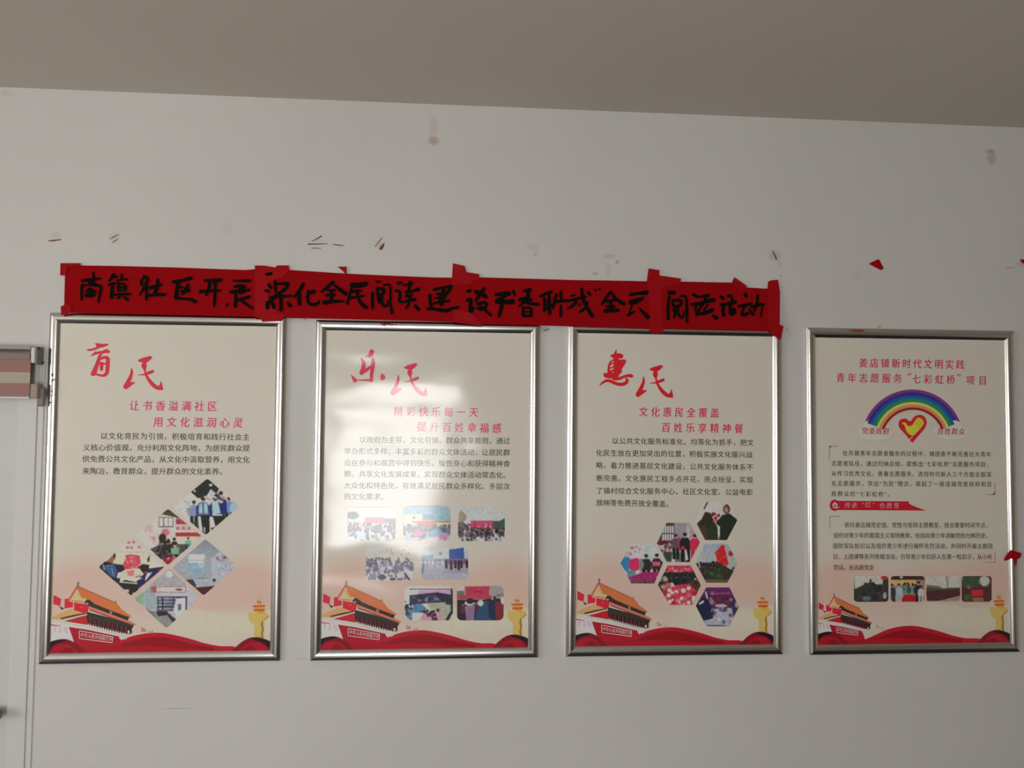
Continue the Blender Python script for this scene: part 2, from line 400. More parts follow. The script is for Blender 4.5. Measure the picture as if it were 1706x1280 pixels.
# --- pictures: painted as arrays of colour, laid out as fine meshes with the picture's own outline
class Pic:
    def __init__(s, i, crop, bbox, base, k=2):
        s.i, s.c, s.k, s.bb = i, crop, k, bbox            # crop: x0, y0, scale of the coordinates used to paint
        s.w = int((bbox[2]-bbox[0])*k)+1; s.h = int((bbox[3]-bbox[1])*k)+1
        s.A = np.ones((s.h, s.w, 3))*np.array(base, float)
        xs = bbox[0]+np.arange(s.w)/k; ys = bbox[1]+np.arange(s.h)/k
        s.X, s.Y = np.meshgrid((xs-crop[0])*crop[2], (ys-crop[1])*crop[2])
        s.r = random.Random(int(bbox[0]*7+bbox[1]))
    def mix(s, mask, c, a=1.0):
        s.A += (np.array(c, float)-s.A)*(mask*a)[..., None]; return s
    def poly(s, P, c, a=1.0):
        ins = np.zeros(s.X.shape, bool); n = len(P)
        for q in range(n):
            x0, y0 = P[q]; x1, y1 = P[(q+1) % n]
            if y0 == y1: continue
            cr = (y0 > s.Y) != (y1 > s.Y)
            ins ^= cr & (s.X < (x1-x0)*(s.Y-y0)/(y1-y0)+x0)
        return s.mix(ins.astype(float), c, a)
    def rect(s, x0, y0, x1, y1, c, a=1.0): return s.poly([(x0, y0), (x1, y0), (x1, y1), (x0, y1)], c, a)
    def ell(s, x, y, rx, ry, c, a=1.0):
        d = np.hypot((s.X-x)/rx, (s.Y-y)/ry); return s.mix(1-smooth(.75, 1.15, d), c, a)
    def line(s, x0, y0, x1, y1, w, c, a=1.0):
        dx, dy = x1-x0, y1-y0; t = np.clip(((s.X-x0)*dx+(s.Y-y0)*dy)/(dx*dx+dy*dy+1e-9), 0, 1)
        d = np.hypot(s.X-x0-t*dx, s.Y-y0-t*dy)
        return s.mix(1-smooth(w*.35, w*.65, d), c, a)
    def vgrad(s, y0, y1, c0, c1):
        t = smooth(y0, y1, s.Y); m = ((s.Y >= y0) & (s.Y <= y1)).astype(float)
        s.A += ((np.array(c0, float)+(np.array(c1, float)-np.array(c0, float))*t[..., None])-s.A)*m[..., None]; return s
    def specks(s, n, x0, y0, x1, y1, r0, r1, cols, a=.9, tall=1.0):
        for _ in range(n):
            r = s.r.uniform(r0, r1)
            s.ell(s.r.uniform(x0, x1), s.r.uniform(y0, y1), r, r*tall, s.r.choice(cols), a)
        return s
    def crowd(s, n, x0, y0, x1, y1, size, coats, hair=(30, 28, 30), skin=(196, 160, 145)):
        skin = tuple(c*WHITE[s.i][0]/189*.86 for c in skin)
        L = sorted([(s.r.uniform(y0, y1), s.r.uniform(x0, x1)) for _ in range(n)])
        for y, x in L:
            h = size*s.r.uniform(.85, 1.15)
            s.ell(x, y+h*1.25, h*.62, h*1.0, s.r.choice(coats)); s.ell(x, y+h*.12, h*.27, h*.33, skin); s.ell(x, y-h*.04, h*.29, h*.28, hair)
        return s
    def person(s, x, y, h, coat, legs=(20, 22, 26), hair=(30, 28, 30), skin=(200, 165, 150)):
        skin = tuple(c*WHITE[s.i][0]/189*.84 for c in skin)
        s.rect(x-h*.13, y+h*.52, x-h*.015, y+h, legs); s.rect(x+h*.015, y+h*.52, x+h*.13, y+h, legs)
        s.poly([(x-h*.10, y+h*.17), (x+h*.10, y+h*.17), (x+h*.18, y+h*.30), (x+h*.17, y+h*.55), (x-h*.17, y+h*.55), (x-h*.18, y+h*.30)], coat)
        s.ell(x, y+h*.105, h*.055, h*.075, skin); s.ell(x, y+h*.06, h*.068, h*.06, hair); return s
    def grain(s, amt, seed=3):
        g = np.random.RandomState(seed).normal(0, 1, s.A.shape[:2])
        g = (g+np.roll(g, 1, 0)+np.roll(g, 1, 1)+np.roll(np.roll(g, 1, 0), 1, 1))/2
        s.A += (g*amt)[..., None]; return s
    def blur(s, n=1):
        for _ in range(n):
            p = np.pad(s.A, ((1, 1), (1, 1), (0, 0)), 'edge')
            s.A = (p[1:-1, 1:-1]*4+(p[:-2, 1:-1]+p[2:, 1:-1]+p[1:-1, :-2]+p[1:-1, 2:])*2+p[:-2, :-2]+p[2:, 2:]+p[:-2, 2:]+p[2:, :-2])/16
        return s
    def build(s, name, outline, y, label=None):
        """outline: polygon in photo pixels"""
        O = np.array(outline, float); k = s.k
        xs = s.bb[0]+np.arange(s.w)/k; ys = s.bb[1]+np.arange(s.h)/k
        GX, GY = np.meshgrid(xs, ys); P = np.stack([GX.ravel(), GY.ravel()], 1)
        ins = np.zeros(len(P), bool); best = np.full(len(P), 1e9); proj = P.copy()
        for q in range(len(O)):
            a, b = O[q], O[(q+1) % len(O)]
            if a[1] != b[1]:
                ins ^= ((a[1] > P[:, 1]) != (b[1] > P[:, 1])) & (P[:, 0] < (b[0]-a[0])*(P[:, 1]-a[1])/(b[1]-a[1])+a[0])
            d = b-a; t = np.clip(((P-a)@d)/(d@d+1e-12), 0, 1); pr = a+t[:, None]*d; ds = np.hypot(*(P-pr).T)
            up = ds < best; best[up] = ds[up]; proj[up] = pr[up]
        ids = np.arange(s.w*s.h).reshape(s.h, s.w)
        Q = np.stack([ids[:-1, :-1], ids[1:, :-1], ids[1:, 1:], ids[:-1, 1:]], -1).reshape(-1, 4)
        Q = Q[ins[Q].sum(1) >= 2]
        P[~ins] = proj[~ins]
        used = np.unique(Q); remap = np.full(s.w*s.h, -1); remap[used] = np.arange(len(used))
        V = np.array([(*L2(s.i, px, py),) for px, py in P[used]])
        V = np.stack([V[:, 0], np.full(len(V), y), V[:, 1]], 1)
        rs = np.random.RandomState(int(s.bb[0])); H, W_ = s.A.shape[:2]
        for step, amp in ((2, .035), (4, .03), (9, .025)):
            n_ = rs.normal(0, 1, (H//step+2, W_//step+2, 3)); n_ = n_*.25+n_.mean(2, keepdims=True)*1.1
            s.A *= 1+amp*np.repeat(np.repeat(n_, step, 0), step, 1)[:H, :W_]
        s.blur(1)
        gm = s.A.mean(2, keepdims=True); s.A += (gm-s.A)*(.10, .26, .10, .10)[s.i]  # second poster's pictures greyed more: window glare haze put into their colours
        me = mesh_np(name, V, remap[Q])
        paint_points(me, np.clip(lin(np.clip(s.A.reshape(-1, 3)[used], 0, 255))/lin(WHITE[s.i])*PAPER, .003, .92))
        o = obj(name, me, sheets[s.i], print_mat())
        if label: o['label'] = label
        return o

def rounded(P, r, n=5):
    P = [np.array(p, float) for p in P]; out = []
    for q in range(len(P)):
        a, b, c = P[q-1], P[q], P[(q+1) % len(P)]
        u = (a-b)/np.linalg.norm(a-b); v = (c-b)/np.linalg.norm(c-b)
        for k in range(n+1):
            t = k/n; out.append(tuple((b+u*r)*(1-t)**2 + 2*t*(1-t)*b + (b+v*r)*t*t))
    return out
def bb(P, m=1): 
    A = np.array(P); return (A[:, 0].min()-m, A[:, 1].min()-m, A[:, 0].max()+m, A[:, 1].max()+m)
YP = Y0-.00030      # photographs
YD = Y0-.00018      # drawings at the foot of the sheet
YT = Y0-.00045      # lettering

# ---- poster 1: five diamonds
def dia(crop, T, R, B, L, r=4.5):
    f = lambda p: (crop[0]+p[0]/crop[2], crop[1]+p[1]/crop[2])
    return rounded([f(T), f(R), f(B), f(L)], r)
c = (275, 790, 11.637); O = dia(c, (820, 85), (1440, 630), (790, 1185), (150, 640))
p = Pic(0, c, bb(O), (205, 205, 200))
p.poly([(480, 330), (820, 60), (1060, 260), (1000, 380), (880, 300), (800, 430), (640, 470)], (24, 28, 34))
p.ell(885, 215, 35, 25, (235, 240, 245)); p.ell(575, 330, 25, 20, (225, 225, 225)); p.ell(700, 330, 90, 60, (18, 30, 26))
p.poly([(880, 290), (940, 330), (920, 470), (830, 420)], (176, 190, 205)); p.specks(26, 160, 520, 480, 900, 12, 40, [(180, 172, 160), (215, 214, 208), (150, 140, 128), (225, 226, 224)], .8, 1.6)
p.line(330, 650, 480, 950, 40, (232, 232, 228)); p.line(440, 660, 560, 960, 30, (120, 124, 120)); p.line(360, 500, 480, 620, 24, (170, 162, 150))
for (x, y, h, ct) in ((560, 510, 560, (120, 140, 185)), (1080, 330, 640, (45, 35, 95)), (1240, 440, 560, (95, 130, 205)), (1340, 480, 480, (150, 180, 215))):
    p.person(x, y, h, ct, (16, 26, 28))
p.person(740, 420, 780, (30, 50, 110), (14, 26, 27)); p.poly([(660, 570), (820, 560), (840, 770), (650, 760)], (142, 188, 214)); p.line(735, 570, 745, 760, 22, (30, 50, 110)); p.rect(640, 755, 870, 790, (150, 110, 160), .7)
p.person(1000, 380, 800, (22, 40, 105), (14, 26, 27)); p.poly([(905, 520), (1020, 500), (1080, 760), (920, 790)], (150, 195, 215)); p.rect(920, 780, 1110, 808, (205, 200, 222))
p.poly([(1080, 600), (1190, 540), (1200, 760), (1100, 760)], (18, 30, 110)); p.poly([(930, 810), (1100, 810), (1110, 900), (980, 1030)], (14, 26, 26)); p.poly([(690, 800), (860, 800), (870, 1180), (740, 1180)], (14, 26, 26))
p.poly([(640, 820), (690, 820), (730, 1120), (660, 1080)], (222, 224, 216)); p.poly([(870, 830), (930, 830), (980, 1030), (870, 1040)], (222, 228, 222)); p.line(760, 1040, 770, 1130, 26, (205, 205, 200))
p.specks(20, 700, 430, 1180, 540, 14, 34, [(225, 200, 190), (40, 36, 50), (170, 180, 195), (190, 150, 140)], .8); p.ell(1090, 540, 40, 30, (205, 170, 170))
p.grain(4).blur(2).build('photo', O, YP, 'diamond photo of people in blue jackets')
c = (220, 840, 11.64); O = dia(c, (700, 90), (1355, 625), (690, 1190), (70, 620))
p = Pic(0, c, bb(O), (202, 190, 184))
p.poly([(560, 210), (700, 70), (1000, 280), (880, 275)], (62, 56, 48)); p.poly([(520, 235), (590, 200), (860, 260), (850, 285)], (196, 190, 176))
p.rect(520, 255, 800, 450, (60, 62, 56))
for k in range(3): p.rect(528+k*92, 268, 604+k*92, 432, (218, 220, 212))
p.rect(855, 290, 1090, 390, (150, 44, 54)); p.rect(930, 310, 980, 370, (190, 60, 66)); p.rect(850, 400, 1200, 520, (212, 168, 162))
for x in (885, 1000, 1105): p.ell(x, 470, 26, 26, (150, 84, 86))
p.rect(845, 555, 1350, 630, (165, 42, 50)); p.rect(820, 630, 1200, 720, (210, 196, 168)); p.rect(1170, 630, 1280, 820, (200, 192, 160))
p.ell(650, 550, 80, 75, (205, 75, 110), .8); p.rect(240, 400, 400, 550, (196, 172, 172)); p.rect(258, 415, 385, 500, (206, 160, 165)); p.rect(340, 620, 460, 750, (190, 165, 165)); p.ell(400, 685, 45, 45, (200, 120, 140))
p.poly([(80, 620), (200, 560), (420, 700), (440, 880), (340, 880)], (192, 194, 188))
p.crowd(8, 520, 650, 960, 760, 105, [(24, 26, 34), (30, 32, 48), (225, 222, 226), (40, 44, 66)], (26, 22, 22), (205, 165, 140))
p.person(1090, 640, 360, (110, 165, 155)); p.ell(590, 660, 75, 90, (28, 26, 26)); p.poly([(340, 880), (560, 780), (1120, 780), (1060, 860), (760, 1130), (600, 1090)], (24, 24, 30), .75)
p.crowd(12, 470, 830, 1060, 960, 92, [(28, 30, 44), (70, 165, 120), (60, 32, 44), (205, 190, 196), (30, 30, 36)], (24, 20, 22), (206, 165, 150))
p.poly([(750, 850), (920, 830), (910, 980), (760, 960)], (86, 172, 130)); p.ell(835, 800, 40, 48, (196, 150, 138)); p.ell(835, 765, 46, 34, (26, 22, 22)); p.ell(840, 920, 18, 60, (206, 120, 120))
p.poly([(600, 1090), (700, 1030), (900, 1020), (690, 1200)], (150, 22, 52)); p.specks(10, 640, 1020, 860, 1090, 14, 34, [(205, 70, 90), (225, 180, 180), (120, 16, 40)], .7)
p.grain(4).blur(2).build('photo', O, YP, 'diamond photo of a class of children under a window')
c = (155, 890, 11.637); O = dia(c, (750, 85), (1390, 640), (740, 1200), (105, 640))
p = Pic(0, c, bb(O), (205, 200, 172))
p.poly([(480, 330), (750, 60), (1120, 350)], (206, 196, 184)); p.line(480, 345, 1130, 355, 10, (150, 145, 130))
for (x, y) in ((690, 165), (790, 155), (665, 265), (745, 265), (895, 250)): p.ell(x, y, 40, 34, (168, 108, 112), .85)
p.poly([(240, 550), (430, 370), (430, 470), (380, 560)], (150, 88, 74)); p.ell(415, 420, 26, 60, (70, 40, 36))
p.poly([(105, 640), (220, 530), (480, 590), (600, 600), (640, 720), (500, 800), (560, 1050), (480, 960), (100, 680)], (24, 27, 42)); p.poly([(220, 610), (410, 590), (470, 700), (440, 850), (330, 820), (240, 700)], (48, 82, 130)); p.line(360, 660, 400, 820, 20, (120, 140, 180)); p.line(200, 600, 220, 690, 24, (150, 172, 190)); p.line(250, 620, 380, 600, 10, (150, 172, 190))
p.poly([(640, 440), (720, 390), (900, 420), (930, 560), (850, 680), (620, 690), (580, 600)], (214, 66, 84)); p.specks(46, 620, 420, 900, 660, 12, 36, [(232, 120, 116), (225, 40, 70), (235, 160, 140), (200, 30, 60)], .7)
p.poly([(620, 690), (840, 660), (920, 740), (980, 850), (700, 850), (500, 850), (480, 770)], (216, 186, 170)); p.poly([(650, 720), (800, 700), (780, 820), (690, 810)], (205, 92, 100), .8); p.line(480, 840, 500, 760, 40, (210, 212, 206))
p.poly([(880, 640), (960, 580), (1090, 600), (1080, 690), (990, 780)], (34, 26, 30)); p.poly([(1060, 560), (1050, 480), (1120, 390), (1110, 500)], (60, 50, 38)); p.poly([(1100, 420), (1180, 440), (1380, 620), (1100, 660)], (222, 205, 184))
p.poly([(990, 780), (1090, 670), (1390, 630), (1300, 720), (860, 1080), (850, 880)], (32, 30, 78)); p.poly([(1240, 715), (1390, 640), (1370, 690)], (196, 44, 70)); p.poly([(1010, 860), (1050, 760), (1150, 740), (1010, 920)], (212, 214, 222)); p.line(1010, 750, 1040, 740, 30, (205, 50, 80))
p.poly([(500, 860), (980, 850), (860, 900), (620, 890)], (214, 214, 196)); p.poly([(480, 960), (620, 890), (860, 940), (880, 1080), (750, 1210), (600, 1100)], (24, 32, 24)); p.line(520, 930, 850, 960, 26, (190, 196, 180)); p.poly([(560, 1080), (700, 1080), (690, 1140), (640, 1110)], (205, 205, 196)); p.ell(800, 1160, 40, 25, (196, 200, 196)); p.line(830, 835, 910, 805, 12, (40, 34, 36))
p.grain(4).blur(2).build('photo', O, YP, 'diamond photo of two people holding a red paper')
c = (280, 890, 11.64); O = dia(c, (725, 95), (1350, 630), (690, 1195), (70, 660))
p = Pic(0, c, bb(O), (146, 158, 166))
p.vgrad(60, 420, (120, 136, 148), (138, 152, 160)); p.poly([(70, 660), (400, 360), (400, 880), (330, 890)], (152, 160, 168)); p.rect(395, 395, 705, 500, (205, 208, 214)); p.rect(395, 515, 700, 560, (200, 212, 214)); p.poly([(390, 560), (700, 560), (700, 800), (480, 840), (380, 740)], (128, 166, 182)); p.ell(640, 600, 70, 60, (176, 200, 204), .7)
p.poly([(830, 470), (1000, 340), (1360, 630), (1000, 960), (850, 860)], (166, 176, 188)); p.ell(1010, 610, 80, 80, (150, 190, 196), .8); p.specks(26, 950, 420, 1280, 820, 16, 46, [(160, 140, 156), (186, 186, 200), (172, 120, 150), (150, 160, 176)], .6); p.poly([(1060, 480), (1110, 400), (1170, 460)], (84, 78, 92)); p.ell(955, 480, 16, 30, (70, 84, 96))
p.poly([(330, 890), (500, 880), (520, 830), (800, 830), (900, 900), (980, 960), (900, 1010), (540, 1040)], (158, 168, 178)); p.line(540, 860, 780, 850, 20, (110, 124, 136)); p.poly([(340, 890), (480, 880), (540, 980), (540, 1040), (470, 1000)], (48, 56, 56)); p.ell(895, 895, 34, 30, (30, 40, 52)); p.poly([(520, 1040), (905, 1005), (760, 1150), (690, 1200)], (74, 26, 36))
p.grain(3).blur(2).build('photo', O, YP, 'diamond photo of a pale blue room')
c = (220, 940, 11.13); O = dia(c, (690, 75), (1250, 620), (640, 1195), (40, 640))
p = Pic(0, c, bb(O), (176, 178, 190))
p.poly([(300, 380), (690, 60), (1000, 330), (990, 430), (340, 420)], (158, 160, 162)); p.ell(690, 190, 70, 60, (214, 206, 204)); p.poly([(40, 640), (200, 520), (230, 740), (120, 760)], (132, 168, 132)); p.poly([(200, 520), (330, 430), (460, 600), (470, 870), (260, 820)], (146, 164, 172))
p.rect(340, 410, 1000, 530, (150, 118, 124)); p.rect(455, 430, 985, 515, (200, 196, 192)); p.poly([(350, 410), (440, 420), (455, 530), (400, 530)], (168, 84, 88)); p.ell(870, 475, 75, 20, (96, 74, 80)); p.specks(12, 480, 440, 780, 510, 12, 28, [(170, 190, 170), (205, 160, 160), (196, 186, 180)], .7)
p.rect(470, 600, 1020, 870, (40, 46, 76))
for r_, (y, cols) in enumerate(((640, [(170, 130, 116), (205, 196, 190), (170, 170, 186)]), (700, [(176, 180, 196), (150, 156, 180)]), (760, [(110, 176, 140), (176, 196, 186)]), (830, [(200, 150, 160), (186, 186, 200)]))):
    for x in range(490, 820, 34): p.rect(x, y-22, x+26, y+22, p.r.choice(cols), .9)
p.rect(560, 620, 578, 860, (40, 46, 76)); p.rect(755, 600, 775, 800, (40, 46, 76)); p.poly([(820, 640), (1000, 620), (1000, 890), (900, 980), (770, 880), (780, 800)], (206, 208, 220)); p.rect(855, 740, 915, 860, (92, 100, 124)); p.rect(990, 620, 1018, 890, (50, 56, 84))
p.poly([(460, 870), (640, 860), (820, 1050), (640, 1200), (250, 880)], (130, 134, 130)); p.poly([(450, 880), (640, 870), (700, 940), (480, 970)], (36, 42, 46)); p.poly([(640, 900), (700, 930), (830, 1040), (760, 1090), (680, 990)], (56, 52, 56)); p.poly([(820, 900), (1000, 880), (820, 1050)], (205, 202, 196)); p.poly([(250, 800), (400, 900), (440, 1010), (300, 900)], (100, 92, 92), .7)
p.grain(3).blur(2).build('photo', O, YP, 'diamond photo of book shelves')

# ---- poster 2: seven rounded photographs
def rr(x0, y0, x1, y1, r=9): return rounded([(x0, y0), (x1, y0), (x1, y1), (x0, y1)], r)
c = (565, 835, 8.749); O = rr(579.5, 845, 659, 901)
CR = [(178, 190, 205), (196, 200, 210), (140, 148, 165), (170, 176, 190), (205, 206, 212), (110, 124, 130)]
p = Pic(1, c, bb(O), (186, 186, 178)); p.ell(200, 210, 90, 60, (74, 92, 76)); p.rect(120, 290, 380, 340, (170, 160, 168)); p.rect(375, 240, 660, 330, (205, 90, 110)); p.rect(660, 250, 830, 330, (120, 112, 106))
p.crowd(46, 120, 320, 820, 380, 42, [(70, 70, 90), (120, 110, 120), (170, 150, 150), (60, 60, 76)], (50, 44, 50)); p.crowd(34, 120, 400, 820, 560, 72, CR, (70, 70, 82)); p.ell(600, 420, 30, 50, (60, 96, 66)); p.poly([(380, 400), (430, 400), (440, 570), (400, 570)], (60, 66, 76)); p.poly([(260, 480), (360, 420), (390, 560), (250, 560)], (150, 178, 205))
p.grain(5).blur(1).build('photo', O, YP)
O = rr(672, 843.5, 750.5, 901)
p = Pic(1, c, bb(O), (120, 170, 180)); p.vgrad(70, 320, (120, 158, 180), (96, 160, 160)); p.rect(930, 190, 1210, 320, (196, 192, 160)); p.rect(1225, 205, 1370, 270, (104, 116, 124)); p.ell(1090, 240, 20, 24, (96, 110, 110)); p.rect(1060, 290, 1640, 318, (196, 80, 56)); p.rect(930, 318, 1640, 345, (214, 186, 140)); p.poly([(1130, 300), (1430, 300), (1400, 390), (1130, 350)], (205, 60, 50))
p.crowd(40, 930, 340, 1630, 400, 44, [(40, 76, 76), (120, 100, 120), (90, 100, 110), (60, 70, 90)], (50, 60, 66)); p.crowd(30, 930, 410, 1630, 540, 74, [(170, 150, 170), (110, 150, 176), (196, 180, 190), (80, 100, 130), (150, 160, 180)], (80, 90, 106)); p.ell(1145, 470, 90, 45, (214, 60, 120)); p.ell(1510, 520, 70, 36, (205, 70, 140)); p.ell(1420, 460, 80, 60, (90, 140, 170))
p.grain(5).blur(1).build('photo', O, YP)
c = (665, 835, 9.14); O = rr(763, 846, 841, 902)
p = Pic(1, c, bb(O), (168, 176, 170)); p.poly([(900, 440), (910, 180), (940, 140), (1030, 220), (1010, 330), (1000, 440)], (140, 126, 84)); p.rect(1080, 300, 1430, 440, (190, 36, 86)); p.specks(14, 1100, 330, 1420, 400, 10, 26, [(225, 120, 150), (170, 20, 60)], .7); p.rect(1425, 305, 1620, 430, (56, 68, 56)); p.poly([(1530, 300), (1610, 260), (1610, 420), (1530, 420)], (40, 84, 62)); p.rect(890, 320, 1080, 440, (92, 80, 84)); p.specks(10, 1000, 310, 1080, 400, 10, 22, [(200, 196, 200), (60, 50, 60)])
p.crowd(40, 890, 400, 1620, 470, 50, [(60, 50, 60), (110, 84, 96), (150, 120, 130), (40, 38, 48)], (24, 22, 28)); p.crowd(24, 900, 480, 1620, 600, 74, [(150, 146, 154), (170, 160, 166), (130, 126, 140), (186, 180, 184)], (60, 56, 66)); p.ell(1340, 490, 32, 32, (18, 18, 22)); p.ell(1485, 460, 32, 38, (18, 18, 22)); p.ell(1185, 485, 24, 28, (22, 20, 26))
p.grain(5).blur(1).build('photo', O, YP)
c = (565, 835, 8.749); O = rr(609.5, 910, 689, 967.5)
p = Pic(1, c, bb(O), (186, 180, 160)); p.poly([(380, 780), (560, 740), (700, 660), (700, 640), (380, 640)], (188, 190, 186)); p.specks(20, 580, 680, 1060, 800, 10, 22, [(150, 142, 122), (196, 186, 160)], .7)
p.crowd(60, 390, 830, 1080, 960, 52, [(120, 124, 150), (150, 150, 170), (96, 100, 124), (170, 166, 180)], (80, 82, 104)); p.crowd(46, 390, 980, 1080, 1150, 60, [(176, 176, 196), (205, 204, 214), (120, 124, 150), (196, 170, 170)], (100, 100, 124)); p.poly([(940, 990), (1080, 1030), (1080, 1140), (1000, 1110)], (205, 208, 216)); p.line(960, 1060, 1010, 1130, 34, (70, 84, 92)); p.ell(620, 1110, 60, 40, (70, 80, 92)); p.ell(780, 1140, 50, 20, (60, 70, 84))
p.grain(5).blur(1).build('photo', O, YP)
c = (665, 835, 9.14); O = rr(702, 912, 780, 966)
p = Pic(1, c, bb(O), (160, 176, 180)); p.rect(350, 820, 520, 890, (110, 140, 160)); p.rect(520, 700, 760, 880, (178, 196, 196)); p.ell(630, 800, 22, 28, (110, 124, 136)); p.rect(340, 880, 1060, 910, (140, 60, 120)); p.rect(340, 880, 690, 905, (130, 146, 156)); p.poly([(760, 740), (985, 710), (990, 880), (760, 885)], (24, 62, 150)); p.rect(690, 880, 1060, 960, (110, 70, 120)); p.rect(990, 760, 1060, 880, (150, 160, 164))
p.rect(340, 960, 1060, 1210, (150, 150, 164)); p.rect(690, 960, 1060, 1100, (140, 132, 146))
for x in (715, 790, 855, 905, 945, 1030): p.line(x, 920, x+4, 1010+p.r.uniform(-10, 30), 34, (20, 14, 24))
for x in (370, 430, 480, 540, 570, 620): p.line(x, 900, x, 980+p.r.uniform(-20, 20), 18, (96, 110, 126))
p.line(370, 960, 350, 1090, 34, (96, 106, 120)); p.grain(4).blur(1).build('photo', O, YP)
c = (665, 965, 9.2216); O = rr(674, 976.5, 754.5, 1034, 10)
p = Pic(1, c, bb(O), (196, 192, 184)); p.rect(160, 150, 800, 165, (70, 72, 84)); p.poly([(180, 180), (790, 170), (790, 235), (580, 210), (180, 250)], (190, 130, 176)); p.rect(180, 175, 290, 240, (200, 200, 216)); p.poly([(160, 250), (580, 205), (790, 240), (800, 370), (440, 370), (160, 400)], (34, 40, 62)); p.specks(24, 200, 260, 640, 360, 12, 34, [(90, 120, 150), (60, 70, 96), (120, 90, 110), (20, 20, 40)], .8)
p.poly([(430, 370), (800, 350), (800, 640), (560, 640)], (150, 152, 130)); p.ell(510, 420, 50, 40, (150, 156, 90)); p.crowd(16, 110, 380, 420, 470, 70, [(60, 120, 170), (70, 110, 150), (56, 66, 90), (150, 120, 150)], (46, 60, 84)); p.ell(300, 440, 90, 60, (54, 116, 168)); p.crowd(8, 380, 470, 620, 560, 80, [(90, 30, 60), (60, 24, 50), (200, 120, 150)], (36, 24, 36)); p.poly([(200, 520), (380, 520), (300, 640), (200, 640)], (205, 206, 202)); p.line(810, 160, 810, 520, 34, (40, 40, 40)); p.line(800, 520, 740, 620, 44, (34, 40, 28)); p.specks(12, 80, 340, 200, 620, 14, 36, [(60, 66, 62), (120, 110, 110), (30, 36, 40)], .8); p.ell(760, 370, 50, 26, (40, 56, 36))
p.grain(5).blur(1).build('photo', O, YP)
O = rr(761, 976.5, 839, 1034, 10)
p = Pic(1, c, bb(O), (150, 130, 120)); p.rect(890, 100, 1000, 180, (176, 170, 164)); p.poly([(1020, 120), (1390, 110), (1380, 250), (1020, 250)], (190, 30, 66)); p.rect(1140, 180, 1290, 210, (150, 20, 50)); p.rect(890, 250, 1420, 310, (176, 44, 60)); p.ell(1500, 190, 120, 80, (140, 136, 130)); p.rect(890, 180, 1000, 250, (100, 100, 90)); p.rect(890, 320, 1620, 640, (34, 26, 34)); p.specks(16, 1420, 240, 1600, 320, 14, 32, [(60, 56, 56), (150, 140, 136), (30, 30, 34)], .8)
p.crowd(14, 920, 320, 1600, 380, 80, [(50, 40, 50), (30, 40, 60), (90, 30, 40)], (26, 22, 26)); p.poly([(1010, 420), (1160, 400), (1150, 640), (1030, 640)], (126, 92, 134)); p.ell(1080, 370, 80, 40, (200, 180, 190)); p.ell(1090, 340, 60, 46, (26, 30, 30)); p.poly([(1150, 640), (1200, 470), (1320, 330), (1460, 350), (1490, 640)], (28, 66, 104)); p.poly([(1360, 360), (1470, 330), (1490, 640), (1380, 600)], (20, 34, 66)); p.poly([(1480, 350), (1600, 330), (1610, 640), (1480, 640)], (120, 22, 40)); p.ell(1590, 330, 30, 60, (205, 190, 190)); p.ell(1250, 370, 50, 50, (170, 180, 180))
p.grain(4).blur(1).build('photo', O, YP)

# ---- poster 3: six hexagons
def hexa(pts, crop): return [(crop[0]+x/crop[2], crop[1]+y/crop[2]) for x, y in pts]
c = (1025, 860, 8.531); O = hexa([(230, 400), (545, 400), (680, 660), (555, 960), (225, 960), (70, 670)], c)
p = Pic(2, c, bb(O), (176, 176, 170)); p.rect(200, 400, 400, 640, (186, 160, 160)); p.specks(20, 200, 400, 390, 560, 10, 26, [(150, 84, 90), (110, 80, 90), (200, 190, 186)], .7); p.rect(400, 410, 640, 640, (150, 166, 166)); p.rect(490, 450, 640, 560, (170, 186, 186)); p.poly([(70, 670), (140, 560), (210, 600), (190, 830), (140, 780)], (30, 104, 140)); p.ell(170, 540, 40, 50, (196, 130, 140)); p.poly([(200, 620), (330, 590), (350, 760), (260, 790), (190, 740)], (190, 30, 74)); p.rect(170, 770, 290, 950, (80, 110, 120)); p.ell(330, 560, 40, 45, (196, 170, 160)); p.poly([(340, 600), (390, 600), (390, 800), (340, 800)], (130, 120, 116))
p.person(440, 540, 420, (30, 34, 34)); p.person(590, 530, 420, (60, 30, 34)); p.ell(370, 690, 40, 70, (110, 104, 100)); p.rect(530, 650, 640, 710, (186, 70, 90)); p.poly([(180, 880), (380, 800), (640, 790), (560, 900), (250, 905)], (140, 20, 84)); p.poly([(220, 905), (580, 895), (560, 970), (225, 970)], (100, 50, 62)); p.line(420, 920, 425, 960, 20, (50, 20, 30)); p.ell(665, 670, 14, 30, (30, 26, 26))
p.grain(4).blur(1).build('photo', O, YP)
O = hexa([(730, 97), (1055, 97), (1205, 375), (1060, 655), (735, 655), (590, 390)], c)
p = Pic(2, c, bb(O), (140, 130, 132)); p.rect(590, 90, 840, 400, (70, 56, 54))
for k in range(5): p.rect(668+k*34, 140, 690+k*34, 345, (205, 200, 202))
p.rect(660, 240, 840, 256, (70, 56, 54)); p.rect(840, 100, 1010, 460, (128, 116, 124)); p.rect(1010, 150, 1080, 400, (150, 150, 150)); p.rect(1060, 90, 1200, 500, (150, 120, 116)); p.poly([(590, 390), (700, 340), (800, 380), (640, 420)], (90, 20, 32)); p.poly([(640, 420), (780, 380), (800, 500), (700, 560)], (166, 150, 150)); p.specks(12, 660, 410, 780, 520, 10, 28, [(60, 34, 44), (176, 90, 110), (40, 36, 40)], .8)
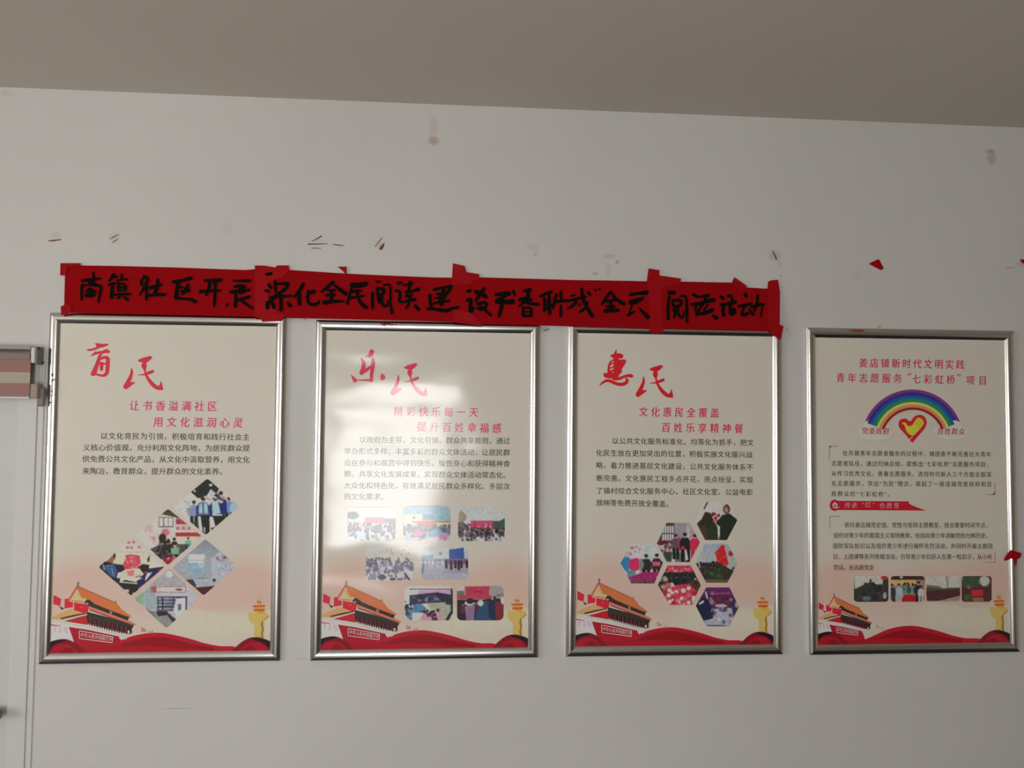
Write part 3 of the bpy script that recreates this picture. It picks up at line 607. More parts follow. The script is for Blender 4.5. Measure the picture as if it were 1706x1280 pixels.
p.rect(680, 520, 1060, 660, (96, 92, 84)); p.rect(690, 510, 800, 640, (50, 56, 44)); p.poly([(810, 540), (850, 540), (850, 655), (800, 650)], (200, 200, 196)); p.person(860, 255, 360, (86, 62, 66)); p.poly([(900, 300), (920, 300), (960, 480), (900, 470)], (190, 30, 70)); p.person(990, 235, 440, (20, 24, 26), (16, 16, 20)); p.rect(930, 430, 990, 480, (176, 24, 60)); p.person(1130, 255, 400, (190, 28, 60), (160, 24, 50)); p.rect(1000, 480, 1060, 650, (18, 16, 20)); p.poly([(985, 480), (1010, 470), (1040, 620), (1000, 640)], (170, 166, 166))
p.grain(4).blur(1).build('photo', O, YP)
O = hexa([(745, 705), (1075, 705), (1215, 985), (1090, 1265), (770, 1265), (605, 980)], c)
p = Pic(2, c, bb(O), (76, 30, 26)); p.rect(700, 700, 1100, 800, (170, 40, 60)); p.specks(24, 720, 710, 1090, 790, 10, 24, [(200, 130, 130), (120, 20, 44), (190, 160, 150)], .7); p.rect(650, 800, 1150, 970, (28, 34, 32)); p.crowd(16, 700, 810, 1040, 860, 60, [(20, 26, 28), (30, 40, 50), (40, 36, 34)], (20, 18, 18), (150, 110, 96)); p.specks(24, 620, 860, 760, 1040, 12, 36, [(70, 40, 24), (40, 24, 16), (150, 140, 120), (96, 60, 40)], .8); p.specks(24, 1040, 880, 1200, 1060, 12, 36, [(90, 24, 26), (50, 24, 18), (160, 150, 146), (40, 60, 40)], .8)
p.poly([(650, 1080), (760, 990), (1050, 960), (1180, 1090), (1100, 1270), (760, 1270)], (170, 40, 56)); p.specks(60, 670, 980, 1140, 1260, 14, 38, [(190, 40, 60), (200, 190, 180), (150, 20, 40), (206, 200, 192), (210, 90, 96)], .85)
p.grain(4).blur(1).build('photo', O, YP)
c = (1145, 825, 5.69); O = hexa([(165, 60), (380, 75), (475, 240), (375, 427), (168, 427), (75, 245)], c)
p = Pic(2, c, bb(O), (182, 168, 160)); p.ell(290, 130, 70, 60, (196, 160, 160)); p.line(165, 60, 120, 200, 18, (200, 196, 190)); p.line(190, 70, 160, 130, 14, (60, 50, 44)); p.poly([(90, 270), (130, 240), (170, 160), (220, 170), (260, 260), (300, 330), (310, 430), (160, 430)], (40, 36, 26)); p.ell(130, 265, 26, 26, (50, 30, 26)); p.poly([(110, 300), (170, 280), (200, 430), (150, 420)], (66, 44, 34)); p.poly([(200, 300), (260, 280), (300, 430), (190, 430)], (34, 44, 30)); p.specks(16, 240, 170, 310, 260, 7, 16, [(150, 20, 30), (190, 60, 60), (90, 16, 24)], .9); p.poly([(285, 300), (310, 300), (300, 430), (290, 400)], (170, 170, 160))
p.poly([(270, 270), (330, 190), (400, 175), (470, 230), (480, 300), (370, 440), (310, 430), (310, 300)], (26, 34, 26)); p.ell(372, 135, 34, 48, (50, 32, 26)); p.ell(370, 140, 20, 32, (150, 104, 84)); p.ell(345, 90, 18, 16, (206, 150, 150)); p.grain(4).blur(1).build('photo', O, YP)
O = hexa([(165, 466), (385, 466), (480, 650), (380, 832), (180, 832), (80, 650)], c)
p = Pic(2, c, bb(O), (140, 146, 150)); p.vgrad(460, 620, (126, 140, 150), (150, 148, 146)); p.poly([(260, 550), (330, 470), (350, 480), (390, 650), (350, 720), (300, 650)], (180, 20, 26)); p.specks(12, 280, 520, 370, 680, 8, 18, [(206, 60, 40), (150, 10, 20)], .7); p.ell(412, 555, 24, 26, (150, 24, 34)); p.poly([(390, 600), (440, 580), (475, 640), (460, 680), (400, 690)], (140, 140, 134)); p.line(440, 690, 380, 760, 20, (60, 50, 40))
p.poly([(80, 650), (130, 640), (300, 640), (400, 700), (440, 720), (380, 840), (170, 840)], (40, 40, 30)); p.crowd(16, 120, 630, 290, 680, 34, [(60, 40, 40), (34, 40, 30), (90, 50, 50)], (30, 22, 20), (150, 90, 86)); p.specks(18, 190, 710, 330, 790, 10, 24, [(30, 84, 46), (24, 60, 34), (50, 40, 30)], .8); p.rect(170, 800, 390, 835, (90, 66, 50)); p.line(110, 590, 115, 690, 10, (150, 150, 150)); p.grain(4).blur(1).build('photo', O, YP)
O = hexa([(180, 876), (400, 876), (490, 1060), (395, 1245), (180, 1245), (80, 1050)], c)
p = Pic(2, c, bb(O), (60, 40, 66)); p.rect(160, 870, 470, 960, (86, 26, 74)); p.line(260, 935, 400, 930, 10, (150, 70, 110)); p.ell(236, 932, 15, 17, (176, 140, 170)); p.ell(236, 932, 9, 11, (86, 26, 74)); p.rect(220, 960, 450, 1050, (66, 30, 50)); p.specks(14, 220, 970, 430, 1060, 10, 26, [(40, 24, 40), (150, 100, 120), (90, 40, 60), (80, 90, 96)], .8); p.poly([(430, 960), (480, 1040), (430, 1160), (440, 1040)], (40, 38, 70)); p.ell(470, 1040, 20, 30, (130, 130, 136))
p.poly([(80, 1050), (150, 960), (200, 1000), (260, 1130), (160, 1200)], (26, 26, 52)); p.line(120, 1030, 150, 1010, 20, (170, 170, 180)); p.line(175, 920, 190, 980, 12, (190, 190, 196)); p.poly([(250, 1080), (420, 1070), (440, 1170), (400, 1240), (170, 1245), (160, 1190), (260, 1150)], (140, 140, 152)); p.specks(16, 220, 1080, 420, 1210, 9, 24, [(60, 50, 70), (176, 176, 186), (150, 90, 110), (90, 90, 104)], .8); p.poly([(130, 1100), (230, 1110), (250, 1170), (160, 1190)], (28, 28, 56)); p.line(190, 1238, 350, 1236, 7, (50, 50, 56)); p.ell(320, 1050, 60, 18, (170, 130, 150))
p.grain(4).blur(1).build('photo', O, YP)

# ---- poster 4: four small rounded photographs
c = (1410, 950, 6.5615)
O = rr(1422.5, 960, 1480, 1003, 6)
p = Pic(3, c, bb(O), (40, 40, 36)); p.poly([(80, 60), (400, 60), (400, 180), (260, 130), (90, 210)], (150, 146, 130)); p.ell(420, 85, 50, 22, (150, 34, 40)); p.specks(24, 100, 150, 460, 330, 16, 44, [(30, 30, 26), (44, 40, 38), (60, 40, 46), (24, 34, 30)], .8); p.line(265, 110, 255, 220, 22, (40, 44, 36)); p.line(205, 150, 215, 230, 26, (46, 42, 38)); p.ell(420, 280, 22, 40, (120, 124, 124)); p.ell(220, 310, 50, 28, (70, 84, 80)); p.rect(400, 110, 470, 200, (40, 44, 34)); p.grain(3).blur(1).build('photo', O, YP)
O = rr(1484, 960, 1540.5, 1003, 6)
p = Pic(3, c, bb(O), (120, 100, 70)); p.rect(470, 60, 870, 105, (50, 30, 30)); p.rect(480, 105, 760, 170, (166, 130, 70)); p.ell(600, 80, 16, 14, (160, 160, 160)); p.crowd(9, 620, 150, 760, 170, 40, [(60, 90, 70), (90, 110, 90), (40, 60, 60)], (26, 24, 22)); p.poly([(640, 270), (740, 270), (800, 345), (590, 345)], (140, 16, 24)); p.person(575, 145, 230, (130, 136, 140), (126, 130, 134)); p.person(500, 150, 230, (34, 40, 56)); p.person(790, 120, 260, (30, 28, 30)); p.person(815, 170, 200, (150, 140, 130), (140, 130, 122)); p.grain(3).blur(1).build('photo', O, YP)
O = rr(1543, 960, 1599.5, 1003, 6)
p = Pic(3, c, bb(O), (150, 144, 126)); p.line(1100, 70, 1105, 190, 26, (110, 112, 106)); p.poly([(870, 160), (1040, 180), (1030, 200), (880, 190)], (100, 78, 62)); p.poly([(870, 190), (1060, 200), (1250, 190), (1250, 230), (880, 260)], (56, 56, 46)); p.poly([(870, 230), (1250, 210), (1250, 280), (1000, 340), (880, 340)], (60, 30, 30)); p.poly([(990, 340), (1250, 285), (1250, 345)], (120, 106, 92)); p.grain(3).blur(1).build('photo', O, YP)
O = rr(1602, 960, 1652, 1003, 6)
p = Pic(3, c, bb(O), (64, 30, 30)); p.rect(1255, 60, 1450, 190, (50, 60, 42)); p.specks(16, 1260, 70, 1560, 190, 14, 34, [(40, 60, 40), (90, 100, 84), (60, 50, 40)], .8); p.ell(1510, 120, 60, 60, (140, 146, 132)); p.rect(1370, 215, 1490, 285, (170, 20, 34)); p.ell(1330, 300, 44, 40, (50, 66, 34)); p.rect(1380, 300, 1500, 345, (104, 80, 46)); p.grain(3).blur(1).build('photo', O, YP)

# ------------------------------------------------------------------ flat drawings: coloured outlines in layers
class Draw:
    def __init__(s, i, crop, y, to=None):
        s.i, s.c, s.y, s.n = i, crop, y, 0
        s.V, s.F, s.C = [], [], []
        s.to = to or (lambda px, py, dy: (*[q for q in (L2(s.i, px, py),)][0], s.y-dy))
    def px(s, p): return (s.c[0]+p[0]/s.c[2], s.c[1]+p[1]/s.c[2])
    def poly(s, P, col):
        s.n += 1; b = len(s.V)
        for p in P:
            x, z, y = s.to(*s.px(p), s.n*6e-6); s.V.append((x, y, z)); s.C.append(col)
        s.F.append(tuple(range(b, b+len(P)))); return s
    def line(s, x0, y0, x1, y1, w, col):
        L = math.hypot(x1-x0, y1-y0); nx, ny = -(y1-y0)/L*w/2, (x1-x0)/L*w/2
        return s.poly([(x0+nx, y0+ny), (x1+nx, y1+ny), (x1-nx, y1-ny), (x0-nx, y0-ny)], col)
    def ell(s, x, y, rx, ry, col, n=20): return s.poly([(x+rx*math.cos(2*math.pi*k/n), y+ry*math.sin(2*math.pi*k/n)) for k in range(n)], col)
    def stroke(s, pts, col):
        for q in stroke2d(pts): s.poly(q, col)
        return s
    def text(s, st, p0, p1, h, col, **kw):
        s.n += 1
        a, b = s.to(*s.px(p0), s.n*6e-6), s.to(*s.px(p1), s.n*6e-6)
        out = ([], []); text_line(out, st, a[:2], b[:2], h, a[2], **kw)
        o = len(s.V); s.V += out[0]; s.C += [col]*len(out[0]); s.F += [tuple(o+i for i in f) for f in out[1]]
        return s
    def mesh(s, name, clip=True):
        V = np.array(s.V)
        if clip:
            V[:, 0] = np.clip(V[:, 0], -PW[s.i]/2, PW[s.i]/2); V[:, 2] = np.clip(V[:, 2], -PH[s.i]/2, PH[s.i]/2)
        me = mesh(name, V, s.F)
        C = np.array(s.C, float)
        paint_points(me, np.clip(lin(C)/lin(WHITE[s.i])*PAPER, .003, .92))
        return me
    def build(s, name, parent, label=None):
        o = obj(name, s.mesh(name), parent, print_mat())
        if label: o['label'] = label
        return o

# --- the palace gate, the ornamental column and the red ribbon that every poster carries at its foot
g = Draw(0, (70, 930, 8.0), YD)
RED, DRK, ORG = (158, 22, 40), (52, 30, 34), (208, 110, 64)
g.poly([(100, 860), (360, 905), (440, 1120), (440, 1260), (100, 1260)], (206, 196, 205))
for x, y0, y1 in ((170, 900, 985), (240, 920, 1000), (300, 915, 975), (330, 930, 1010)): g.line(x, y0, x+4, y1, 22, (196, 160, 178))
g.poly([(100, 868), (260, 895), (240, 910), (100, 900)], (186, 70, 96))
g.poly([(350, 900), (420, 1100), (440, 1270), (1100, 1270), (1040, 1060), (1040, 1000)], RED)
g.poly([(590, 715), (1230, 880), (1205, 930), (1180, 1015), (900, 980), (590, 905)], DRK)
for k in range(9):
    x = 640+k*60; y = 770+k*15.5; g.line(x, y+20, x+2, y+150-k*3, 13, (122, 34, 50))
g.poly([(270, 850), (590, 760), (615, 905), (280, 856)], (178, 32, 46))
for k in range(6): g.line(420+k*34, 830-k*9, 424+k*34, 878+k*4, 7, (142, 24, 40))
g.poly([(600, 735), (1225, 890), (1215, 925), (600, 790)], (42, 52, 44))
g.poly([(130, 790), (215, 745), (420, 668), (605, 715), (590, 750), (380, 782), (250, 822), (140, 815)], (208, 152, 102))
g.poly([(240, 800), (420, 757), (590, 730), (595, 757), (400, 790), (265, 818)], (66, 58, 42)); g.line(270, 826, 600, 752, 18, (196, 180, 160))
g.poly([(600, 640), (640, 700), (900, 795), (1225, 900), (1262, 886), (1150, 828), (900, 738), (640, 648)], (192, 114, 92))
g.line(640, 694, 1225, 898, 14, (120, 62, 56))
g.poly([(600, 545), (560, 600), (640, 645), (900, 742), (1140, 832), (1172, 780), (900, 665), (700, 580)], (46, 42, 36))
g.poly([(900, 700), (940, 715), (930, 755), (905, 745)], (130, 120, 112)); g.ell(600, 608, 20, 14, (140, 140, 140), 10)
g.poly([(465, 385), (600, 437), (990, 602), (1030, 640), (1060, 690), (1195, 780), (1160, 787), (900, 692), (700, 610), (620, 548), (560, 572), (500, 475)], ORG)
for k in range(12): g.line(560+k*46, 455+k*21, 620+k*44, 560+k*20.5, 4, (204, 100, 46))
g.poly([(458, 440), (520, 530), (612, 545), (545, 592), (378, 576)], (214, 178, 126)); g.line(470, 470, 560, 560, 8, (196, 140, 84)); g.poly([(380, 576), (545, 592), (560, 575), (400, 560)], (196, 120, 66))
g.line(468, 385, 358, 560, 26, (192, 92, 72)); g.line(468, 385, 610, 552, 20, (206, 104, 60))
g.line(478, 378, 990, 605, 15, (166, 88, 50)); g.stroke([(484, 325, 24), (476, 372, 22), (470, 392, 16)], (112, 92, 92)); g.line(984, 560, 988, 612, 11, (176, 104, 76))
g.poly([(150, 488), (255, 545), (240, 640), (145, 612)], (196, 34, 60)); g.poly([(305, 545), (350, 540), (368, 582), (420, 592), (420, 655), (300, 672)], (204, 34, 58)); g.poly([(230, 640), (300, 672), (260, 690)], (80, 40, 40))
g.poly([(428, 590), (560, 612), (628, 632), (612, 722), (560, 737), (430, 692)], (216, 30, 50)); g.ell(525, 655, 12, 12, (230, 90, 90), 8); g.line(424, 540, 416, 690, 8, (222, 190, 180)); g.line(280, 520, 292, 660, 8, (214, 186, 176)); g.line(150, 485, 143, 640, 8, (214, 186, 176))
g.poly([(100, 815), (600, 890), (1120, 1025), (1110, 1062), (1030, 1045), (600, 955), (100, 882)], (204, 194, 188)); g.line(100, 838, 600, 912, 7, (176, 160, 160)); g.line(600, 912, 1110, 1045, 7, (176, 160, 160))
for k in range(16): g.ell(620+k*33, 890+k*8.3, 8, 18, (214, 200, 196), 8); g.ell(630+k*33, 876+k*8.3, 7, 10, (96, 40, 50), 8)
g.line(1192, 940, 1194, 1005, 12, (80, 60, 60)); g.ell(1155, 985, 14, 22, (214, 206, 200), 8)
for k in range(5): g.ell(1040+k*22, 1058+(k % 2)*10, 10, 20, (222, 206, 200), 8)
for k, x in enumerate((1330, 1352, 1374)): g.line(x, 920+k*14, x+3, 985, 9, (150, 70, 76))
for x in (1430, 1470): g.line(x, 965, x+3, 1020, 10, (196, 84, 92))
for a, b in (((500, 970), (945, 1050)), ((945, 1050), (935, 1128)), ((935, 1128), (500, 1072)), ((500, 1072), (500, 970))): g.line(*a, *b, 9, (228, 190, 184))
g.text('中华人民共和国万岁', (538, 1024), (914, 1084), .0104, (240, 208, 200), squash=.80)

pl = Draw(0, (240, 930, 7.755), YD-.0002)
Yl, Ys = (202, 170, 92), (140, 100, 52)
pl.poly([(1350, 705), (1375, 695), (1415, 722), (1425, 850), (1395, 852), (1362, 815), (1345, 760)], (198, 172, 98)); pl.poly([(1535, 715), (1575, 695), (1600, 720), (1612, 750), (1575, 795), (1535, 806)], (198, 168, 92)); pl.line(1612, 750, 1545, 812, 10, Ys)
pl.poly([(1412, 700), (1550, 695), (1552, 820), (1546, 1060), (1420, 1060), (1424, 850)], Yl)
for q in ([(1440, 740, 10), (1480, 800, 14), (1450, 860, 10), (1490, 930, 14), (1460, 1000, 10)], [(1500, 730, 10), (1520, 790, 14), (1490, 830, 12)]): pl.stroke(q, (210, 178, 102))
pl.stroke([(1532, 815, 16), (1520, 860, 22), (1540, 920, 20), (1518, 980, 22), (1536, 1050, 20)], Ys); pl.line(1450, 1020, 1535, 1028, 12, (180, 130, 56))
pl.poly([(1465, 685), (1545, 685), (1548, 722), (1480, 722)], (222, 156, 52)); pl.poly([(1428, 628), (1552, 628), (1550, 668), (1432, 664)], (240, 150, 84)); pl.poly([(1405, 612), (1562, 606), (1564, 630), (1408, 636)], (206, 84, 40)); pl.poly([(1408, 662), (1566, 656), (1552, 688), (1430, 690)], (206, 84, 42))
pl.poly([(1450, 604), (1520, 604), (1512, 560), (1500, 545), (1470, 560), (1458, 545)], (226, 160, 84)); pl.ell(1470, 565, 10, 16, (150, 70, 40), 8); pl.ell(1500, 570, 8, 18, (150, 70, 40), 8)
for x, y in ((1455, 505), (1480, 492), (1500, 515), (1520, 565), (1470, 525), (1510, 490)): pl.ell(x, y, 9, 9, (216, 164, 110), 8)

rb = Draw(0, (60, 800, 3.967), YD-.0004)
def arc(P, n=6):                                   # smooth curve through points
    P = [np.array(p, float) for p in P]; out = []
    for q in range(len(P)-1):
        a, b, c_, d = P[max(q-1, 0)], P[q], P[q+1], P[min(q+2, len(P)-1)]
        for k in range(n):
            t = k/n; out.append(tuple(.5*((2*b)+(c_-a)*t+(2*a-5*b+4*c_-d)*t*t+(3*b-a-3*c_+d)*t**3)))
    return out+[tuple(P[-1])]
wave = arc([(230, 1140), (330, 1128), (440, 1108), (520, 1078), (620, 1037), (720, 1015), (820, 1010), (920, 1026), (1020, 1050), (1120, 1080), (1220, 1098), (1310, 1101), (1420, 1140)])
rb.poly(wave+[(1420, 1160), (230, 1160)], (168, 22, 40))
w2 = arc([(520, 1100), (640, 1062), (740, 1042), (830, 1040), (930, 1058), (1040, 1085), (1180, 1108)])
rb.poly(w2+arc([(1180, 1130), (900, 1112), (700, 1112), (520, 1126)]), (136, 15, 27)); rb.poly(arc([(300, 1145), (500, 1112), (640, 1098), (800, 1100), (980, 1118), (1080, 1145)])+[(1080, 1160), (300, 1160)], (158, 20, 35))
rb.poly(arc([(240, 1100), (330, 1112), (430, 1112), (560, 1085), (540, 1120), (420, 1142), (280, 1145)])+[(240, 1145)], (152, 20, 38))
for mx in (0, 1):
    f = (lambda P: P) if not mx else (lambda P: [(1625-(x)*1.0, y-12) for x, y in P])
    rb.poly(f(arc([(70, 1082), (110, 1064), (165, 1052), (215, 1056), (262, 1080), (300, 1112), (340, 1150)])+[(340, 1175), (70, 1175)]), (120, 18, 34))
    rb.poly(f(arc([(70, 1082), (110, 1064), (165, 1052), (205, 1056), (180, 1070), (130, 1084), (95, 1112)])+[(70, 1130)]), (38, 18, 24))
    rb.poly(f(arc([(95, 1135), (120, 1102), (170, 1084), (225, 1092), (270, 1130)])+[(270, 1170), (95, 1170)]), (158, 20, 40))
    rb.poly(f(arc([(150, 1150), (190, 1112), (230, 1112), (262, 1145)])+[(262, 1170), (150, 1170)]), (130, 16, 26))
meshes = [('palace_picture', g.mesh('palace_picture')), ('ornamental_column_picture', pl.mesh('ornamental_column_picture')), ('ribbon_picture', rb.mesh('ribbon_picture'))]
for i in range(4):
    for nm, me in meshes:
        o = obj(nm, me, sheets[i], print_mat())
        sx, sz = PW[i]/PW[0], PH[i]/PH[0]
        o.scale = (sx, 1, sz)
        if i == 3 and nm == 'palace_picture':
            a0, a1 = np.array(L2(0, 130, 968)), np.array(L2(0, 160, 1061)); q0, q1 = np.array(L2(3, 1394, 988)), np.array(L2(3, 1417, 1052))
            k = (q0-q1)[1]/(a0-a1)[1]; o.scale = (k, 1, k)
            o.location = (-PW[3]/2+PW[0]/2*k, 0, q0[1]-a0[1]*k)

# --- big brush titles
RED_P = {0: (198, 32, 56), 1: (196, 24, 58), 2: (170, 14, 28), 3: (160, 22, 40)}
def title(i, crop, polys, strokes, extra=()):
    for (cr, P2, S2) in [(crop, polys, strokes)]+list(extra):
        d = Draw(i, cr, YT)
        for P in P2: d.poly(P, RED_P[i])
        for q in S2: d.stroke(q, RED_P[i])
        d.build('brush_character', sheets[i], 'large red brush character')
MIN_P = [[(1090, 430), (1170, 390), (1330, 345), (1365, 350), (1390, 375), (1340, 430), (1260, 490), (1190, 480), (1120, 465)], [(1565, 845), (1590, 930), (1610, 1035), (1500, 1020), (1500, 970), (1535, 930)],
         [(1085, 740), (1120, 722), (1220, 705), (1290, 665), (1390, 625), (1425, 640), (1415, 685), (1350, 712), (1250, 738)], [(965, 570), (985, 620), (998, 680), (985, 760), (945, 880), (1030, 868), (1035, 890), (960, 950), (860, 1025), (815, 1010), (795, 980), (800, 950), (860, 850), (930, 720)]]
MIN_S = [[(1225, 480, 60), (1218, 545, 120), (1230, 610, 50), (1238, 650, 34), (1250, 710, 46), (1310, 825, 64), (1400, 935, 85), (1500, 1000, 80), (1580, 1022, 34)]]
C0 = (140, 565, 12.186)
def min_for(p_tl, p_br):
    """scale the brush character so its corners fall at two photo positions"""
    ax, ay, bx, by = 1090, 345, 1610, 1035
    kx, ky = (p_br[0]-p_tl[0])/(bx-ax), (p_br[1]-p_tl[1])/(by-ay)
    return [[(p_tl[0]+(x-ax)*kx, p_tl[1]+(y-ay)*ky) for x, y in P] for P in MIN_P], [[(p_tl[0]+(x-ax)*kx, p_tl[1]+(y-ay)*ky, w_*(kx+ky)/2) for x, y, w_ in q] for q in MIN_S]
title(0, C0, [[(215, 92), (290, 82), (380, 102), (470, 92), (500, 105), (490, 125), (400, 165), (330, 178), (250, 215), (130, 245), (75, 240), (52, 222), (75, 204), (160, 195), (250, 165), (248, 125)],
    [(130, 358), (145, 330), (195, 280), (235, 240), (245, 262), (380, 238), (450, 203), (495, 218), (532, 255), (525, 280), (490, 288), (395, 288), (300, 300), (200, 332)],
    [(300, 310), (395, 285), (350, 345), (335, 430), (285, 590), (252, 720), (215, 752), (160, 750), (132, 725), (150, 670), (230, 500)]],
    [[(345, 400, 50), (430, 365, 60), (490, 395, 78), (478, 560, 82), (468, 700, 78), (400, 750, 56), (262, 722, 40)], [(330, 498, 50), (450, 505, 36)], [(356, 500, 74), (355, 615, 70)]],
    [(C0, MIN_P, MIN_S)])
C1 = (575, 575, 11.766); a, b = min_for((1150, 355), (1618, 1002))
title(1, C1, [[(485, 95), (520, 85), (555, 100), (568, 135), (550, 190), (520, 235), (470, 250), (440, 235), (372, 248), (440, 202), (465, 160)], [(105, 575), (150, 605), (240, 680), (225, 725), (180, 738), (155, 715), (138, 660)], [(710, 552), (750, 580), (782, 600), (788, 655), (750, 692), (690, 690), (692, 620)]],
    [[(318, 262, 34), (375, 360, 84), (350, 470, 80), (318, 550, 78)], [(318, 550, 76), (420, 490, 70), (520, 410, 50)], [(545, 275, 50), (550, 380, 84), (518, 560, 66), (515, 700, 62)], [(520, 690, 56), (420, 690, 38), (240, 690, 18)]], [(C1, a, b)])
C2 = (990, 575, 11.766); a, b = min_for((1078, 392), (1552, 1032))
title(2, C2, [[(308, 205), (345, 185), (400, 180), (470, 158), (540, 175), (578, 212), (545, 270), (480, 262), (400, 270), (345, 245)], [(410, 260), (520, 290), (600, 282), (632, 320), (590, 400), (535, 480), (550, 520), (480, 600), (400, 640), (380, 520)], [(178, 560), (205, 545), (270, 555), (300, 520), (420, 560), (520, 560), (440, 635), (320, 662), (210, 640), (182, 610)]],
    [[(430, 95, 14), (425, 130, 30), (410, 180, 60)], [(430, 200, 80), (430, 400, 110), (430, 600, 100)], [(385, 282, 24), (300, 350, 46), (278, 480, 46), (290, 580, 60)], [(300, 392, 24), (400, 345, 30)], [(300, 462, 24), (400, 420, 30)], [(300, 525, 40), (400, 490, 40)],
     [(115, 780, 26), (200, 710, 56), (280, 692, 60), (400, 750, 62), (520, 780, 66), (620, 750, 70), (655, 690, 56), (610, 640, 24)], [(380, 668, 60), (500, 660, 66), (600, 605, 40), (700, 600, 74), (735, 610, 64)]], [(C2, a, b)])

# --- printed lettering
def lettering(name, i, color, lines, h, label=None, **kw):
    out = ([], [])
    for s, a, b in lines: text_line(out, s, L2(i, *a), L2(i, *b), h, YT, **kw)
    if name == 'cloud_caption': out = ([(x, y-.0005, z) for x, y, z in out[0]], out[1])
    o = obj(name, mesh(name, *out), sheets[i], print_mat(alb(i, color)))
    if label: o['label'] = label
    return o
HEAD = dict(bold=.016, shear=.05, squash=.92, jitter=random.Random(4))
lettering('subtitle', 0, (198, 54, 98), [('让书香溢满社区', (223.9, 676.3), (353.7, 677.5)), ('用文化滋润心灵', (263.7, 703.5), (396.5, 705))], .0262, 'two lines of small red writing', **HEAD)
lettering('subtitle', 1, (186, 34, 90), [('精彩快乐每一天', (663.6, 686), (789, 687.5)), ('提升百姓幸福感', (702.3, 711.5), (827.7, 714))], .0262, 'two lines of small red writing', **HEAD)
lettering('subtitle', 2, (166, 28, 58), [('文化惠民全覆盖', (1071.9, 686.5), (1190.7, 688.4)), ('百姓乐享精神餐', (1109.4, 712.7), (1230.6, 714.6))], .0262, 'two lines of small red writing', **HEAD)
lettering('subtitle', 3, (150, 26, 54), [('姜店镇新时代文明实践', (1438.3, 605), (1599.5, 608)), ('青年志愿服务', (1400.2, 629.7), (1495.3, 631)), ('七彩虹桥', (1527, 632), (1583.7, 633.2)), ('项目', (1616.5, 634), (1637, 634.4)), ('“', (1515, 627), (1515, 627)), ('”', (1597, 629), (1597, 629))], .0262, 'two lines of small red writing', **HEAD)
INK = {0: (58, 56, 52), 1: (58, 54, 50), 2: (40, 34, 27), 3: (38, 32, 24)}
def paragraph(i, rows, h, **kw):
    lettering('body_text', i, INK[i], rows, h, None, bold=.009, **kw)
paragraph(0, [('以文化育民为引领，积极培育和践行社会主', (173.4, 726.7), (409.9, 728.7)), ('义核心价值观，充分利用文化阵地，为居民群众提', (144.4, 746.1), (410.4, 747.2)),
    ('供免费公共文化产品，从文化中汲取营养，用文化', (143.2, 765), (410.4, 766.5)), ('来陶冶，教育群众，提升群众的文化素养。', (143.2, 785.2), (371.6, 786.2))], .0178)
paragraph(1, [('以政府为主导、文化引领、群众共享原则，通过', (604, 733), (844, 735)), ('举办形式多样、丰富多彩的群众文体活动，让居民群', (579, 752), (844, 754.5)), ('众在参与和观赏中得到快乐，愉悦身心和获得精神食', (579, 771.5), (844, 773)),
    ('粮，共享文化发展成果，实现群众文体活动常态化、', (579, 790), (844, 792)), ('大众化和特色化，有效满足居民群众多样化、多层次', (578.8, 809.2), (844, 811)), ('的文化需求。', (578.7, 827.5), (640, 828.2))], .0178)
paragraph(2, [('以公共文化服务标准化、均等化为抓手，把文', (1025, 735), (1250, 738)), ('化民生放在更加突出的位置，积极实施文化振兴战', (998.5, 755), (1248, 758)), ('略，着力推进基层文化建设，公共文化服务体系不', (998.5, 775.6), (1249, 779)),
    ('断完善。文化惠民工程多点开花，亮点纷呈，实现', (999, 797), (1249, 800)), ('了镇村综合文化服务中心、社区文化室、公益电影', (998.8, 818), (1248.8, 820.5)), ('放映等免费开放全覆盖。', (998.8, 838), (1115, 840))], .0178)
paragraph(3, [('在开展青年志愿者服务的过程中，镇团委不断完善壮大青年', (1408, 755.4), (1647, 757.4)), ('志愿者队伍，通过归纳总结，提炼出“七彩虹桥”志愿服务项目，', (1389.3, 772.4), (1647, 774.2)), ('从传习优秀文化、青春志愿服务、选培时代新人三个方面全面深', (1389.3, 789.3), (1647, 791)),
    ('化志愿服务，突出“为民”理念，架起了一座连接党委政府和百', (1389.3, 805.8), (1648, 807.2)), ('姓群众的“七彩虹桥”。', (1389.3, 823), (1483, 824))], .0150, squash=.95)
paragraph(3, [('依托姜店镇党史馆、党性与信仰主题教室，结合重要时间节点，', (1411, 875), (1646, 875.6)), ('组织对青少年的爱国主义现场教育，包括向青少年讲解党的光辉历史，', (1392.5, 892.4), (1646, 893)), ('国防军队知识以及组织青少年进行缅怀先烈活动，并同时开展主题团', (1391.7, 910), (1649.4, 910.4)),
    ('日、上团课等系列常规活动，引导青少年扣好人生第一粒扣子，从小听', (1391.7, 927.8), (1649, 928.2)), ('党话，永远跟党走', (1392.5, 945.8), (1452, 946))], .0150, squash=.92)

